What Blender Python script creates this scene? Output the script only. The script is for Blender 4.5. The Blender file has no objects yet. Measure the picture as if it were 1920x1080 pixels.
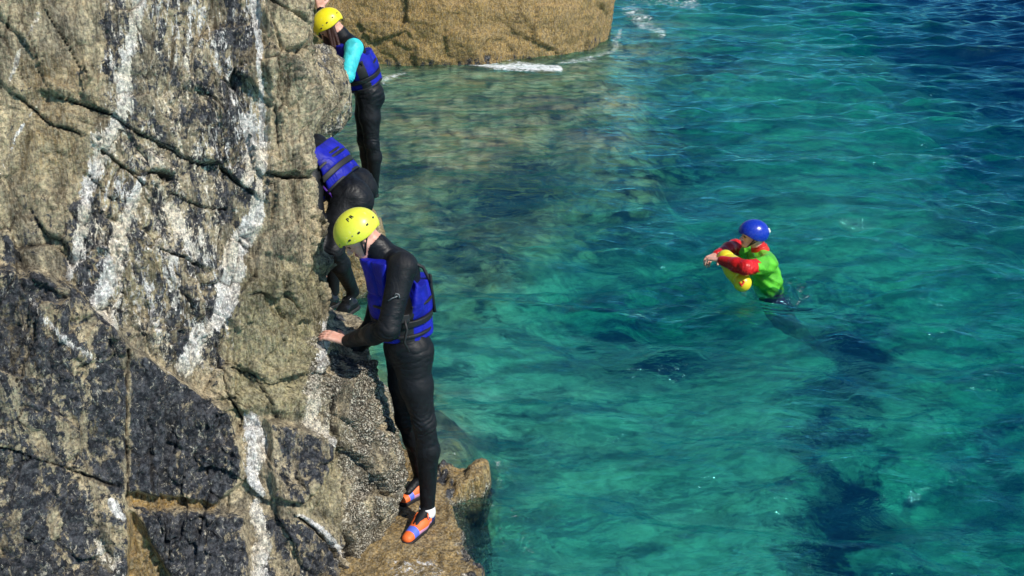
import bpy, math, random
import numpy as np
from mathutils import Vector, Matrix

random.seed(4); RNG = np.random.default_rng(11)
S = bpy.context.scene
COL = S.collection

# ------------------------------------------------------------------ camera, sky, sun
CAM_H, PITCH, FPX = 3.82, math.radians(22.0), 2059.0
cam = bpy.data.cameras.new('camera'); cam.lens = 36.0 * FPX / 1920.0; cam.sensor_width = 36.0
cam.clip_start = 0.1; cam.clip_end = 2000
cam_o = bpy.data.objects.new('camera', cam); COL.objects.link(cam_o)
cam_o.location = (0, 0, CAM_H); cam_o.rotation_euler = (math.pi/2 - PITCH, 0, 0)
S.camera = cam_o

SUN_DIR = Vector((0.62, -0.50, 0.80)).normalized()
w = bpy.data.worlds.new('World'); S.world = w; w.use_nodes = True
nt = w.node_tree; bg = nt.nodes['Background']
sky = nt.nodes.new('ShaderNodeTexSky'); sky.sky_type = 'NISHITA'; sky.sun_disc = False
sky.sun_elevation = math.asin(SUN_DIR.z); sky.sun_rotation = math.atan2(SUN_DIR.x, SUN_DIR.y)
sky.air_density = 1.0; sky.dust_density = 0.0; sky.ozone_density = 6.0
nt.links.new(sky.outputs[0], bg.inputs[0]); bg.inputs[1].default_value = 0.11
sl = bpy.data.lights.new('sun', 'SUN'); sl.energy = 4.6; sl.angle = math.radians(0.5); sl.color = (1, .94, .84)
so = bpy.data.objects.new('sun', sl); COL.objects.link(so)
so.rotation_euler = SUN_DIR.to_track_quat('Z', 'Y').to_euler()
S.view_settings.view_transform = 'Standard'; S.view_settings.look = 'None'
S.view_settings.exposure = 0.12; S.view_settings.gamma = 1.0
S.cycles.use_denoising = True
S.cycles.max_bounces = 12; S.cycles.transparent_max_bounces = 24; S.cycles.volume_bounces = 1
S.cycles.sample_clamp_indirect = 1.6

CP, SP = math.cos(PITCH), math.sin(PITCH)
def P(px, py, y):
    """world point at distance y in front of the camera that the photograph shows at px, py"""
    u = (px-960)/FPX; v = -(py-540)/FPX
    dy = CP + v*SP; dz = -SP + v*CP
    t = y/dy
    return Vector((u*t, y, CAM_H + dz*t))
def PZ(px, py, z):
    u = (px-960)/FPX; v = -(py-540)/FPX
    dy = CP + v*SP; dz = -SP + v*CP
    t = (z-CAM_H)/dz
    return Vector((u*t, dy*t, z))
def proj(X, Y, Z):
    d = Y*CP - (Z-CAM_H)*SP
    d = np.where(d < 0.3, 0.3, d)
    return 960 + FPX*X/d, 540 - FPX*(Y*SP + (Z-CAM_H)*CP)/d

# ------------------------------------------------------------------ numpy noise
PERM = RNG.permutation(256).astype(np.int64); PERM = np.concatenate([PERM, PERM, PERM])
GR = RNG.normal(size=(256, 3)); GR /= np.linalg.norm(GR, axis=1)[:, None]
def hsh(i, j, k): return PERM[(PERM[(PERM[i & 255] + j) & 255] + k) & 255]
def pnoise(p):
    i0 = np.floor(p).astype(np.int64); f = p - i0
    u = f*f*f*(f*(f*6-15)+10); r = 0
    for a in (0, 1):
        for b in (0, 1):
            for c in (0, 1):
                g = GR[hsh(i0[:, 0]+a, i0[:, 1]+b, i0[:, 2]+c)]
                d = ((f - np.array([a, b, c]))*g).sum(1)
                r = r + d*(u[:, 0] if a else 1-u[:, 0])*(u[:, 1] if b else 1-u[:, 1])*(u[:, 2] if c else 1-u[:, 2])
    return r*1.6
def fbm(p, octv=4, lac=2.03, gain=.5, ridge=False):
    r = 0; a = 1; s = 0
    for o in range(octv):
        n = pnoise(p + 17.3*o)
        if ridge: n = 1 - 2*np.abs(n)
        r = r + a*n; s += a; a *= gain; p = p*lac
    return r/s
def cells(p):
    """random value of the nearest feature point, and F2-F1"""
    i0 = np.floor(p).astype(np.int64)
    best = np.full(len(p), 9.); sec = best.copy(); val = np.zeros(len(p))
    for a in (-1, 0, 1):
        for b in (-1, 0, 1):
            for c in (-1, 0, 1):
                q = i0 + np.array([a, b, c]); h = hsh(q[:, 0], q[:, 1], q[:, 2])
                fp = q + .5 + GR[h]*.45
                d = np.sqrt(((p-fp)**2).sum(1))
                cl = d < best
                sec = np.where(cl, best, np.minimum(sec, d)); val = np.where(cl, h/255., val); best = np.where(cl, d, best)
    return val, sec-best
def facets(p, sc, tilt=1.0):
    """tilted broken planes: every cell is a flat face with its own slope"""
    p = p*sc; i0 = np.floor(p).astype(np.int64)
    best = np.full(len(p), 9.); sec = best.copy(); val = np.zeros(len(p))
    for a in (-1, 0, 1):
        for b in (-1, 0, 1):
            for c in (-1, 0, 1):
                q = i0 + np.array([a, b, c]); h = hsh(q[:, 0], q[:, 1], q[:, 2])
                e = p - (q + .5 + GR[h]*.48); d = (e*e).sum(1)
                v = (e*GR[(h*7+13) & 255]).sum(1)*tilt + (h/255.-.5)
                cl = d < best
                sec = np.where(cl, best, np.minimum(sec, d)); val = np.where(cl, v, val); best = np.where(cl, d, best)
    return val, np.sqrt(sec)-np.sqrt(best)
def sstep(a, b, x):
    t = np.clip((x-a)/(b-a), 0, 1); return t*t*(3-2*t)

# ------------------------------------------------------------------ mesh helpers
def mesh_np(name, V, F, mats=(), mi=None, attrs=None, smooth=True, parent=None):
    V = np.asarray(V, np.float32); F = np.asarray(F, np.int32)
    me = bpy.data.meshes.new(name)
    me.vertices.add(len(V)); me.vertices.foreach_set('co', V.ravel())
    k = F.shape[1]
    me.loops.add(F.size); me.loops.foreach_set('vertex_index', F.ravel())
    me.polygons.add(len(F)); me.polygons.foreach_set('loop_start', np.arange(0, F.size, k, dtype=np.int32))
    me.polygons.foreach_set('loop_total', np.full(len(F), k, np.int32))
    for m in mats: me.materials.append(m)
    if mi is not None: me.polygons.foreach_set('material_index', np.asarray(mi, np.int32))
    me.update(calc_edges=True)
    me.polygons.foreach_set('use_smooth', np.full(len(F), smooth, bool))
    for an, ar in (attrs or {}).items():
        at = me.attributes.new(an, 'FLOAT_COLOR', 'POINT')
        c = np.ones((len(V), 4), np.float32); c[:, :ar.shape[1]] = ar
        at.data.foreach_set('color', c.ravel())
    o = bpy.data.objects.new(name, me); COL.objects.link(o)
    if parent is not None: o.parent = parent
    return o
def tag(o, label=None, cat=None, group=None, kind=None):
    if label: o['label'] = label
    if cat: o['category'] = cat
    if group: o['group'] = group
    if kind: o['kind'] = kind
    return o

# ------------------------------------------------------------------ node helper
class NT:
    def __init__(s, name):
        s.m = bpy.data.materials.new(name); s.m.use_nodes = True; s.t = s.m.node_tree
        s.b = s.t.nodes['Principled BSDF']; s.out = s.t.nodes['Material Output']
    def n(s, t, **k):
        nd = s.t.nodes.new('ShaderNode'+t)
        for a, v in k.items(): setattr(nd, a, v)
        return nd
    def l(s, a, b): s.t.links.new(a, b)
    def put(s, inp, v):
        if isinstance(v, (int, float)): inp.default_value = v
        elif isinstance(v, (tuple, list)): inp.default_value = v if len(v) == len(inp.default_value) else tuple(v)+(1,)
        else: s.l(v, inp)
    def math(s, op, a, b=0.0, c=None, clamp=False):
        nd = s.n('Math', operation=op, use_clamp=clamp); s.put(nd.inputs[0], a); s.put(nd.inputs[1], b)
        if c is not None: s.put(nd.inputs[2], c)
        return nd.outputs[0]
    def mix(s, f, a, b, mode='MIX'):
        nd = s.n('Mix', data_type='RGBA', blend_type=mode); s.put(nd.inputs[0], f); s.put(nd.inputs[6], a); s.put(nd.inputs[7], b)
        return nd.outputs[2]
    def step(s, x, lo, hi, a=0.0, b=1.0):
        nd = s.n('MapRange', interpolation_type='SMOOTHSTEP'); s.put(nd.inputs[0], x)
        for i, v in zip((1, 2, 3, 4), (lo, hi, a, b)): nd.inputs[i].default_value = v
        return nd.outputs[0]
    def pos(s, scale=(1, 1, 1), rot=(0, 0, 0)):
        tc = s.n('TexCoord'); mp = s.n('Mapping'); s.l(tc.outputs['Object'], mp.inputs[0])
        mp.inputs['Scale'].default_value = scale; mp.inputs['Rotation'].default_value = rot
        return mp.outputs[0]
    def noise(s, v, scale, detail=4, rough=.55, dist=0.0):
        nd = s.n('TexNoise'); s.l(v, nd.inputs['Vector']); nd.inputs['Scale'].default_value = scale
        nd.inputs['Detail'].default_value = detail; nd.inputs['Roughness'].default_value = rough; nd.inputs['Distortion'].default_value = dist
        return nd.outputs[0]
    def vor(s, v, scale, feat='F1'):
        nd = s.n('TexVoronoi', feature=feat); s.l(v, nd.inputs['Vector']); nd.inputs['Scale'].default_value = scale
        return nd.outputs[0]
    def attr(s, name):
        nd = s.n('Attribute', attribute_name=name); sp = s.n('SeparateColor'); s.l(nd.outputs['Color'], sp.inputs[0])
        return sp.outputs
    def bump(s, h, strength=.5, dist=.01, normal=None):
        nd = s.n('Bump'); nd.inputs['Strength'].default_value = strength; nd.inputs['Distance'].default_value = dist
        s.l(h, nd.inputs['Height'])
        if normal: s.l(normal, nd.inputs['Normal'])
        return nd.outputs[0]

def simple(name, col, rough=.5, spec=.5, coat=0, bumpscale=None, bstr=.2, bdist=.003, var=0.0, sheen=0):
    t = NT(name); c = col
    if var:
        c = t.mix(t.noise(t.pos(), 14, 5), tuple(x*(1-var) for x in col), tuple(min(1, x*(1+var)) for x in col))
    t.put(t.b.inputs['Base Color'], c)
    t.b.inputs['Roughness'].default_value = rough; t.b.inputs['Specular IOR Level'].default_value = spec
    t.b.inputs['Coat Weight'].default_value = coat; t.b.inputs['Sheen Weight'].default_value = sheen
    if bumpscale: t.l(t.bump(t.noise(t.pos(), bumpscale, 4), bstr, bdist), t.b.inputs['Normal'])
    return t.m

# ------------------------------------------------------------------ rock material
def rock_material():
    t = NT('weathered_rock')
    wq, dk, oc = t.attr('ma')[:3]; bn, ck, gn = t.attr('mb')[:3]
    tilt = (0.15, -0.22, 0.1)
    fol = t.pos((1, 1, .22), tilt)
    p = t.pos()
    n1 = t.noise(fol, 9, 8, .62, .8)
    n2 = t.noise(p, 60, 6, .65)
    n3 = t.noise(t.pos((1, 1, .3), (.1, -.15, .1)), 34, 9, .78, .9)
    n4 = t.noise(p, 19, 8, .72, .5)
    n5 = t.noise(p, 3.2, 4, .5)
    lines = t.noise(t.pos((1, 1, .07), (0.1, -.5, 0.2)), 95, 4, .6, .3)
    base = t.mix(t.step(n1, .36, .62), (.11, .088, .055), (.60, .50, .32))
    base = t.mix(t.step(n5, .42, .62), base, t.mix(.25, base, (.27, .255, .21)))
    base = t.mix(t.math('MULTIPLY', gn, .7), base, t.mix(t.step(n1, .3, .68), (.085, .085, .04), (.40, .37, .20)))
    base = t.mix(t.math('MULTIPLY', oc, .9), base, t.mix(t.step(n4, .35, .68), (.12, .070, .014), (.50, .31, .08)))
    base = t.mix(t.math('MULTIPLY', t.step(lines, .44, .56), .30), base, (.50, .46, .36))
    base = t.mix(t.math('MULTIPLY', t.step(lines, .40, .30), .45), base, (.05, .045, .035))
    # dark lichen, patchy; the mask also carries a painted forearm shadow
    nl = t.noise(t.pos((1, 1, .30), (.15, -.25, 0)), 7.5, 9, .68, .9)
    df = t.step(t.math('ADD', t.math('ADD', t.math('MULTIPLY_ADD', n4, 1.1, -.55), t.math('MULTIPLY_ADD', nl, 1.5, -.75)), t.math('MULTIPLY_ADD', dk, 1.0, 0.0)), .43, .55)
    dcol = t.mix(t.step(t.noise(p, 24, 9, .8, .6), .42, .60), (.014, .018, .026), (.105, .110, .125))
    dcol = t.mix(t.step(t.noise(t.pos((1, 1, .6), (.3, .9, 0)), 30, 8, .8, 1.0), .565, .63), dcol, (.54, .51, .42))
    base = t.mix(df, base, dcol)
    # white quartz
    wf = t.step(t.math('ADD', t.math('ADD', t.math('MULTIPLY_ADD', n3, 2.6, -1.3), t.math('MULTIPLY_ADD', n1, 1.2, -.6)), wq), .50, .60)
    wcol = t.mix(t.step(t.noise(fol, 70, 6, .75, .4), .36, .52), (.30, .29, .27), t.mix(t.step(n5, .4, .6), (.86, .85, .83), (.84, .77, .63)))
    base = t.mix(wf, base, wcol)
    # barnacles
    vb = t.vor(p, 95); vb2 = t.vor(p, 38)
    bcol = t.mix(t.step(vb, .42, .66), t.mix(t.step(n2, .4, .6), (.42, .39, .32), (.78, .74, .64)), (.05, .045, .035))
    bcol = t.mix(t.math('MULTIPLY', t.step(t.noise(p, 40, 6, .75), .50, .60), .8), bcol, (.07, .06, .045))
    base = t.mix(t.math('MULTIPLY', t.step(t.math('ADD', bn, t.math('MULTIPLY_ADD', nl, 2.6, -1.3)), .40, .75), .75), base, bcol)
    # fine grain and pits
    base = t.mix(1.0, base, t.mix(t.step(n2, .30, .70), (.44, .44, .46), (1.45, 1.42, 1.36)), 'MULTIPLY')
    pits = t.step(t.noise(p, 46, 3, .5, 1.2), .30, .36)
    base = t.mix(t.math('MULTIPLY_ADD', pits, -.7, .7), base, (.03, .026, .02))
    base = t.mix(ck, base, (.018, .015, .012))  # near-black groove shade painted in, since the frontal sun barely shades it
    t.put(t.b.inputs['Base Color'], base)
    t.b.inputs['Roughness'].default_value = .82; t.b.inputs['Specular IOR Level'].default_value = .3
    h = t.math('ADD', t.math('MULTIPLY', n1, 1.4), t.math('MULTIPLY', n4, 1.2))
    h = t.math('ADD', h, t.math('MULTIPLY', n2, .45))
    h = t.math('ADD', h, t.math('MULTIPLY', t.math('MULTIPLY', vb, bn), -.8))
    h = t.math('ADD', h, t.math('MULTIPLY', lines, .3))
    t.l(t.bump(h, 1.0, .026), t.b.inputs['Normal'])
    return t.m
ROCK = rock_material()

# ------------------------------------------------------------------ pixel guided masks laid on the rock surface
def polydist(px, py, pts):
    """distance, half width interpolated along a polyline; pts = (x, y, halfwidth)"""
    best = np.full(px.shape, 1e9); wd = np.ones(px.shape); sgn = np.ones(px.shape)
    for (x0, y0, w0), (x1, y1, w1) in zip(pts[:-1], pts[1:]):
        dx, dy = x1-x0, y1-y0; L = dx*dx+dy*dy
        t = np.clip(((px-x0)*dx+(py-y0)*dy)/L, 0, 1)
        d = np.hypot(px-x0-t*dx, py-y0-t*dy)
        c = d < best
        best = np.where(c, d, best); wd = np.where(c, w0+(w1-w0)*t, wd)
        sgn = np.where(c, np.sign((px-x0)*dy-(py-y0)*dx), sgn)
    return best, wd, sgn
def polymask(px, py, poly, soft):
    """soft inside mask of a polygon"""
    ins = np.zeros(px.shape, bool); d = np.full(px.shape, 1e9)
    n = len(poly)
    for i in range(n):
        x0, y0 = poly[i]; x1, y1 = poly[(i+1) % n]
        c = ((y0 > py) != (y1 > py)) & (px < (x1-x0)*(py-y0)/((y1-y0) or 1e-9)+x0)
        ins ^= c
        dx, dy = x1-x0, y1-y0; t = np.clip(((px-x0)*dx+(py-y0)*dy)/(dx*dx+dy*dy+1e-9), 0, 1)
        d = np.minimum(d, np.hypot(px-x0-t*dx, py-y0-t*dy))
    s = np.where(ins, d, -d)
    return sstep(-soft, soft, s)

# ------------------------------------------------------------------ the cliff
def build_cliff():
    edge = [(560, -160, 6.0), (562, 0, 5.95), (566, 100, 5.9), (572, 250, 5.9), (570, 330, 5.85), (586, 450, 5.85), (604, 560, 5.8), (600, 620, 5.75),
            (632, 665, 5.7), (682, 700, 5.62), (684, 740, 5.6), (706, 800, 5.55), (735, 860, 5.5), (738, 930, 5.45), (722, 1000, 5.4), (708, 1080, 5.35)]
    E = np.array([[*P(a, b, c)] for a, b, c in edge])[::-1]      # rising z
    EZ = E[:, 2]
    z = np.concatenate([np.arange(-3, -.3, .08), np.arange(-.3, 3.3, .0078), np.arange(3.3, 4.3, .05)])
    roll = np.linspace(0, 1, 26)[1:]                              # rolls back over the top
    nz = len(z)+len(roll)
    zz = np.concatenate([z, 4.3+.5*np.sin(roll*1.5)])
    back = np.concatenate([np.zeros(len(z)), roll**1.6*9])
    ex = np.interp(zz, EZ, E[:, 0]); ey = np.interp(zz, EZ, E[:, 1])
    cs = []
    for k in range(nz):
        zk = min(zz[k], 4.3); x, y = ex[k], ey[k]
        f = .22*(zk-1.2) + (.0 if zk > .9 else -.25*(.9-zk))      # leans back with height
        pts = [(-16, -3+f), (-9, 1.6+f), (-5, 3.7+f), (-3.4, 4.35+f), (-2.5, 4.75+f), (-1.85, 5.1+f*.9), (x-.42, y-.36+f*.35), (x-.14, y-.17+f*.1), (x, y),
               (x+.0-.03, y+.28), (x-.13, y+.7), (-1.75-.03*zk, 7.15), (-2.0, 7.9), (-2.0, 8.8), (-2.1, 9.8), (-2.7, 11.2), (-5, 15), (-14, 22)]
        cs.append(pts)
    cs = np.array(cs)                                              # nz, 18, 2
    # chaikin-free: interpolate along a common parameter with smoothing
    seg = [6, 10, 24, 115, 90, 110, 50, 50, 60, 90, 70, 34, 30, 30, 30, 20, 12]
    cols = []
    for i, nseg in enumerate(seg):
        p0 = cs[:, max(i-1, 0)]; p1 = cs[:, i]; p2 = cs[:, i+1]; p3 = cs[:, min(i+2, cs.shape[1]-1)]
        for a in range(nseg):
            t = a/nseg
            l1 = np.linalg.norm(p2-p1, axis=1)[:, None]
            m1 = (p2-p0)/(np.linalg.norm(p1-p0, axis=1)[:, None]+l1+1e-9)*l1*.8 if i > 0 else (p2-p1)
            m2 = (p3-p1)/(np.linalg.norm(p3-p2, axis=1)[:, None]+l1+1e-9)*l1*.8 if i < len(seg)-1 else (p2-p1)
            h = (2*t**3-3*t**2+1)*p1+(t**3-2*t**2+t)*m1+(-2*t**3+3*t**2)*p2+(t**3-t**2)*m2
            cols.append(h)
    cols.append(cs[:, -1])
    G = np.stack(cols, 0)                                          # ns, nz, 2
    ns = G.shape[0]
    X = G[:, :, 0].copy(); Y = G[:, :, 1].copy(); Z = np.repeat(zz[None], ns, 0)
    # normals in plan
    dX = np.gradient(X, axis=0); dY = np.gradient(Y, axis=0); L = np.hypot(dX, dY)+1e-9
    NX, NY = dY/L, -dX/L
    X -= NX*back[None]; Y -= NY*back[None]
    Pt = np.stack([X.ravel(), Y.ravel(), Z.ravel()], 1)
    px, py = proj(Pt[:, 0], Pt[:, 1], Pt[:, 2])
    side = (np.arange(ns)[:, None] > sum(seg[:8])+6).repeat(nz, 1).ravel()   # beyond the corner: no pixel guided masks
    wx = px + 14*fbm(Pt*3.1+5, 4) ; wy = py + 14*fbm(Pt*3.1+55, 4)
    off = np.zeros(len(Pt)); W = off.copy(); D = off.copy(); O = off.copy(); B = off.copy(); K = off.copy(); Gn = off.copy()
    vn_ = fbm(Pt*np.array([5, 5, 2.2])+33, 4)
    def addv(pts, s=1.0, hard=.35):
        nonlocal W
        d, wd, _ = polydist(wx, wy, pts); W = np.maximum(W, s*1.25*sstep(1.8, .05, d/wd)*(.84+.28*sstep(-.35, .35, vn_)))
    # white veins
    addv([(270, -40, 15), (250, 60, 16), (228, 130, 17), (232, 200, 18), (195, 265, 24), (172, 340, 15), (160, 430, 13), (125, 520, 10)], .80)
    addv([(262, 330, 9), (232, 420, 12), (206, 520, 19), (188, 560, 16), (212, 612, 7)], 1.05)
    addv([(470, -20, 10), (482, 30, 9), (488, 100, 5), (486, 200, 5), (492, 260, 9), (484, 320, 10)], 1.0)
    addv([(462, 220, 16), (470, 300, 16), (455, 345, 12)], .8)
    addv([(484, 330, 7), (478, 400, 14), (446, 460, 24), (428, 540, 20), (404, 612, 12)], .95)
    addv([(328, 375, 14), (340, 430, 18), (356, 480, 20)], .62)
    addv([(384, 620, 22), (368, 650, 20), (348, 692, 15)], .95)
    addv([(472, 790, 14), (478, 850, 22), (470, 900, 14), (490, 930, 8)], .9)
    addv([(480, 950, 12), (492, 1010, 14), (480, 1090, 16)], .8)
    addv([(560, 962, 4), (610, 1005, 6), (660, 1045, 5)], .8)
    addv([(604, 612, 15), (592, 700, 18), (586, 790, 22), (622, 835, 12)], .68)
    addv([(60, 560, 6), (120, 640, 10), (180, 680, 14)], .42); addv([(180, 1020, 26), (215, 1070, 22)], .62)
    addv([(205, 930, 9), (222, 960, 7)], .9)
    addv([(355, 20, 9), (350, 110, 9), (362, 150, 6)], .45); addv([(70, 30, 6), (20, 150, 6)], .5); addv([(0, 330, 4), (30, 250, 4), (70, 200, 3)], .4)
    addv([(290, 480, 10), (330, 560, 14), (350, 610, 16)], .40); addv([(390, 350, 20), (420, 420, 14)], .35)
    # general speckling of the middle belt
    mid = polymask(wx, wy, [(190, -80), (500, -80), (500, 330), (420, 700), (300, 700), (120, 520), (170, 300)], 30)
    W = np.maximum(W, .39*mid)
    # dark lichen, plus one painted shadow under the forearm
    def addd(poly, s, soft=14):
        nonlocal D
        D = np.maximum(D, s*polymask(wx, wy, poly, soft))
    addd([(-900, 420), (60, 500), (130, 530), (205, 590), (236, 650), (236, 1400), (-900, 1400)], .54)
    addd([(236, 650), (300, 690), (372, 735), (440, 780), (452, 900), (400, 942), (236, 915)], .66)
    addd([(242, 945), (400, 955), (466, 965), (478, 1200), (335, 1100), (275, 1005)], .72)
    addd([(0, 410), (60, 440), (40, 500), (-200, 500)], .5)
    addd([(292, 40), (372, 30), (372, 200), (330, 240), (262, 240), (280, 150)], .42, 22)
    addd([(196, -20), (236, -20), (215, 190), (196, 190)], .45); addd([(400, 70), (470, 60), (466, 250), (410, 170)], .55, 20)
    addd([(500, 788), (560, 800), (622, 822), (612, 884), (570, 940), (515, 930), (505, 860)], .52)
    addd([(470, 960), (560, 965), (660, 1060), (670, 1200), (470, 1200)], .55)
    addd([(440, 270), (470, 280), (475, 330), (440, 330)], .6); addd([(300, 470), (420, 500), (400, 600), (290, 580)], .38, 20)
    addd([(380, 640), (420, 560), (425, 700), (395, 740)], .55)
    addd([(590, 640), (690, 660), (700, 700), (640, 705)], .6)  # shadow below the near climber's forearm, put into the rock colour
    D = np.maximum(D,   .17+.31*mid+.16*sstep(-.1, .4, fbm(Pt*1.9+70, 3)))
    # ochre, green, barnacle
    O = np.maximum(O, polymask(wx, wy, [(236, 918), (410, 942), (400, 956), (240, 946)], 5))
    O = np.maximum(O, .8*polymask(wx, wy, [(225, 950), (262, 960), (335, 1100), (320, 1300), (225, 1200)], 8))
    O = np.maximum(O, .35*polymask(wx, wy, [(40, 120), (150, 130), (160, 330), (40, 330)], 40))
    Gn = np.maximum(Gn, polymask(wx, wy, [(430, 520), (600, 480), (600, 620), (570, 780), (420, 780)], 25))
    Gn = np.maximum(Gn, .7*polymask(wx, wy, [(620, 780), (650, 850), (640, 1000), (560, 950)], 20))
    Gn = np.maximum(Gn, .5*polymask(wx, wy, [(240, 400), (310, 420), (300, 560), (220, 600)], 25))
    B = np.maximum(B, polymask(wx, wy, [(640, 690), (700, 680), (800, 820), (800, 1100), (690, 1100), (645, 990), (650, 900), (625, 800)], 30)*(.62+.5*sstep(-.3, .3, fbm(Pt*4+8, 3))))
    B = np.maximum(B, .5*polymask(wx, wy, [(560, 640), (610, 600), (660, 690), (640, 850), (570, 820)], 14))
    low = sstep(.5, .1, Pt[:, 2]); B = np.where(side, np.maximum(B, .7*low), B)
    # block offsets (metres outward)
    def blk(poly, h, soft=7):
        nonlocal off
        off += h*polymask(wx, wy, poly, soft)
    blk([(-900, 440), (60, 510), (130, 540), (205, 600), (236, 655), (236, 1400), (-900, 1400)], .13, 12)
    blk([(236, 650), (300, 688), (372, 735), (440, 780), (452, 905), (400, 940), (236, 915)], .085, 7)
    blk([(242, 948), (400, 958), (466, 965), (478, 1400), (335, 1100), (275, 1005)], .09, 7)
    blk([(500, 790), (560, 800), (622, 822), (612, 884), (570, 940), (515, 930), (505, 860)], .085, 7)
    blk([(430, 545), (605, 480), (640, 640), (570, 780), (425, 770)], .04, 12)
    blk([(500, -100), (700, -100), (700, 330), (500, 326)], .05, 6)
    blk([(496, 334), (700, 342), (700, 560), (500, 470)], .035, 6)
    blk([(352, 190), (440, 200), (445, 290), (400, 312), (350, 300)], .04, 12)
    blk([(0, -100), (190, -100), (170, 180), (110, 182), (40, 180), (0, 150)], .03, 10)
    blk([(645, 690), (710, 700), (760, 880), (740, 990), (660, 985), (640, 850)], .04, 10)
    # cracks: real grooves, with their shade also put into the colour
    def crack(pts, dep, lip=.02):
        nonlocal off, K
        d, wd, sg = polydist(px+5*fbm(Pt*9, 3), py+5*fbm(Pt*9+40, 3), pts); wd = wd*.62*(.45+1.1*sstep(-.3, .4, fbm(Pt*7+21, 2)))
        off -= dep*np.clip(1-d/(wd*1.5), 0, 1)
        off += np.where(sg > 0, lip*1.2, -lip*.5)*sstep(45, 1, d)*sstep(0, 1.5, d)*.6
        K = np.maximum(K, .97*sstep(1.15, .45, d/wd))  # colour mask for the painted shade inside the groove
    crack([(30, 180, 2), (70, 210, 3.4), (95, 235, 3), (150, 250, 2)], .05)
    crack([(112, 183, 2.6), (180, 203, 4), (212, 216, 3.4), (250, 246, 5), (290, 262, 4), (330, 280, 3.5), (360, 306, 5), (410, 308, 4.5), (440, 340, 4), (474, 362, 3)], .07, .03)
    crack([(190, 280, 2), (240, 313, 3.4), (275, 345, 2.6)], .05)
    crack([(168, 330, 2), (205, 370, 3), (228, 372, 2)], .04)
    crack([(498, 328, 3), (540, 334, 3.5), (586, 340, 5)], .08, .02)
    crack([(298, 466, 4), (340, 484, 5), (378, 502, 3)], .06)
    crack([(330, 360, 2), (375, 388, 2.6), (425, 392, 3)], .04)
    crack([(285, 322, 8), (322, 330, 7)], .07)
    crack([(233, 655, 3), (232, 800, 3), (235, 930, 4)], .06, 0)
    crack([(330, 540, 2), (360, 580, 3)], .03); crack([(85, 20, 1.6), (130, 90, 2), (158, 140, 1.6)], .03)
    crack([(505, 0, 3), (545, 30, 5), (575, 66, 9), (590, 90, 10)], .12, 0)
    crack([(430, 690, 2.5), (470, 700, 3), (500, 740, 2)], .04); crack([(548, 944, 5), (590, 930, 5)], .06, 0)  # second one: shadow below the grey block, painted as a dark groove
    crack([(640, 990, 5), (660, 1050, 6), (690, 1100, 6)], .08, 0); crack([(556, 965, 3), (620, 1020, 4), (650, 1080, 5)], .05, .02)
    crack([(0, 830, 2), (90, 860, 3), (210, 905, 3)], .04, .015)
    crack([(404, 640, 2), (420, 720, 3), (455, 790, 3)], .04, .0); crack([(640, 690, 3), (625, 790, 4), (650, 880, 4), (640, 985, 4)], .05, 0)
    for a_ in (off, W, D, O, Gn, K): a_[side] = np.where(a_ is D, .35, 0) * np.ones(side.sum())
    # fractured relief
    fade = sstep(-.4, 0, Pt[:, 2])
    q = Pt*np.array([1, 1, .45]); wp = q + .12*np.stack([fbm(Pt*2+i*31, 2) for i in range(3)], 1)
    v1, e1 = facets(wp, 2.6, .9); v2, e2 = facets(wp+7, 7.5); v3, e3 = facets(wp+.02*fbm(Pt*14, 2)[:, None]+3, 21.); v4, e4 = facets(Pt+5, 48.)
    rg = .55+.9*sstep(-.35, .35, fbm(Pt*1.4+90, 2))                # some faces are smoother than others
    off += .062*v1 - .010*sstep(.08, 0, e1) + (.030*v2 - .010*sstep(.10, 0, e2))*rg + (.014*v3 - .004*sstep(.12, 0, e3))*rg + .0055*v4*rg
    lay = Pt@np.array([1., .35, -.30])+.09*fbm(Pt*1.6+60, 3)+.012*fbm(Pt*11+6, 2)
    for fr_, am_, sd_ in ((9., .020, 0.), (23., .010, .37), (51., .0042, .7)):
        u_ = lay*fr_+sd_; f_ = u_-np.floor(u_); m_ = sstep(-.15, .25, fbm(Pt*np.array([2.3, 2.3, 1.2])+30*fr_, 2))
        off += am_*m_*(f_-.5-.9*sstep(.86, 1, f_)*f_)
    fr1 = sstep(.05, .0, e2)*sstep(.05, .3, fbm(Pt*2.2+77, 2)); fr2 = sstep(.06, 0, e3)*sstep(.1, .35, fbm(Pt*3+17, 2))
    K = np.where(side, K, np.maximum(K, np.maximum(fr1*.75, fr2*.5))); off -= .018*fr1+.007*fr2  # fracture edges take the same painted groove shade
    off += .035*B*fbm(Pt*6+2, 3)
    off += .09*fbm(Pt*1.1+3, 3) + .022*fbm(q*5.3, 4, ridge=True)*rg + .008*fbm(q*23+9, 3)
    calm = np.exp(-((px-620)/60)**2-((py-632)/40)**2)              # the hold under the hand stays where it is
    off *= (1-.6*calm)
    vz = .35
    n = np.stack([NX.ravel(), NY.ravel(), np.full(len(Pt), vz)], 1); n /= np.linalg.norm(n, axis=1)[:, None]
    V = Pt + n*off[:, None]
    i = np.arange(ns-1)[:, None]*nz+np.arange(nz-1)[None]
    F = np.stack([i, i+nz, i+nz+1, i+1], -1).reshape(-1, 4)
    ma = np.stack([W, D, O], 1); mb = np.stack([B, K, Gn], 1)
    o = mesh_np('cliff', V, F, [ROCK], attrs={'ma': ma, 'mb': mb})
    tag(o, 'pale and dark banded cliff with white quartz veins beside the sea', kind='structure')
build_cliff()

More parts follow.
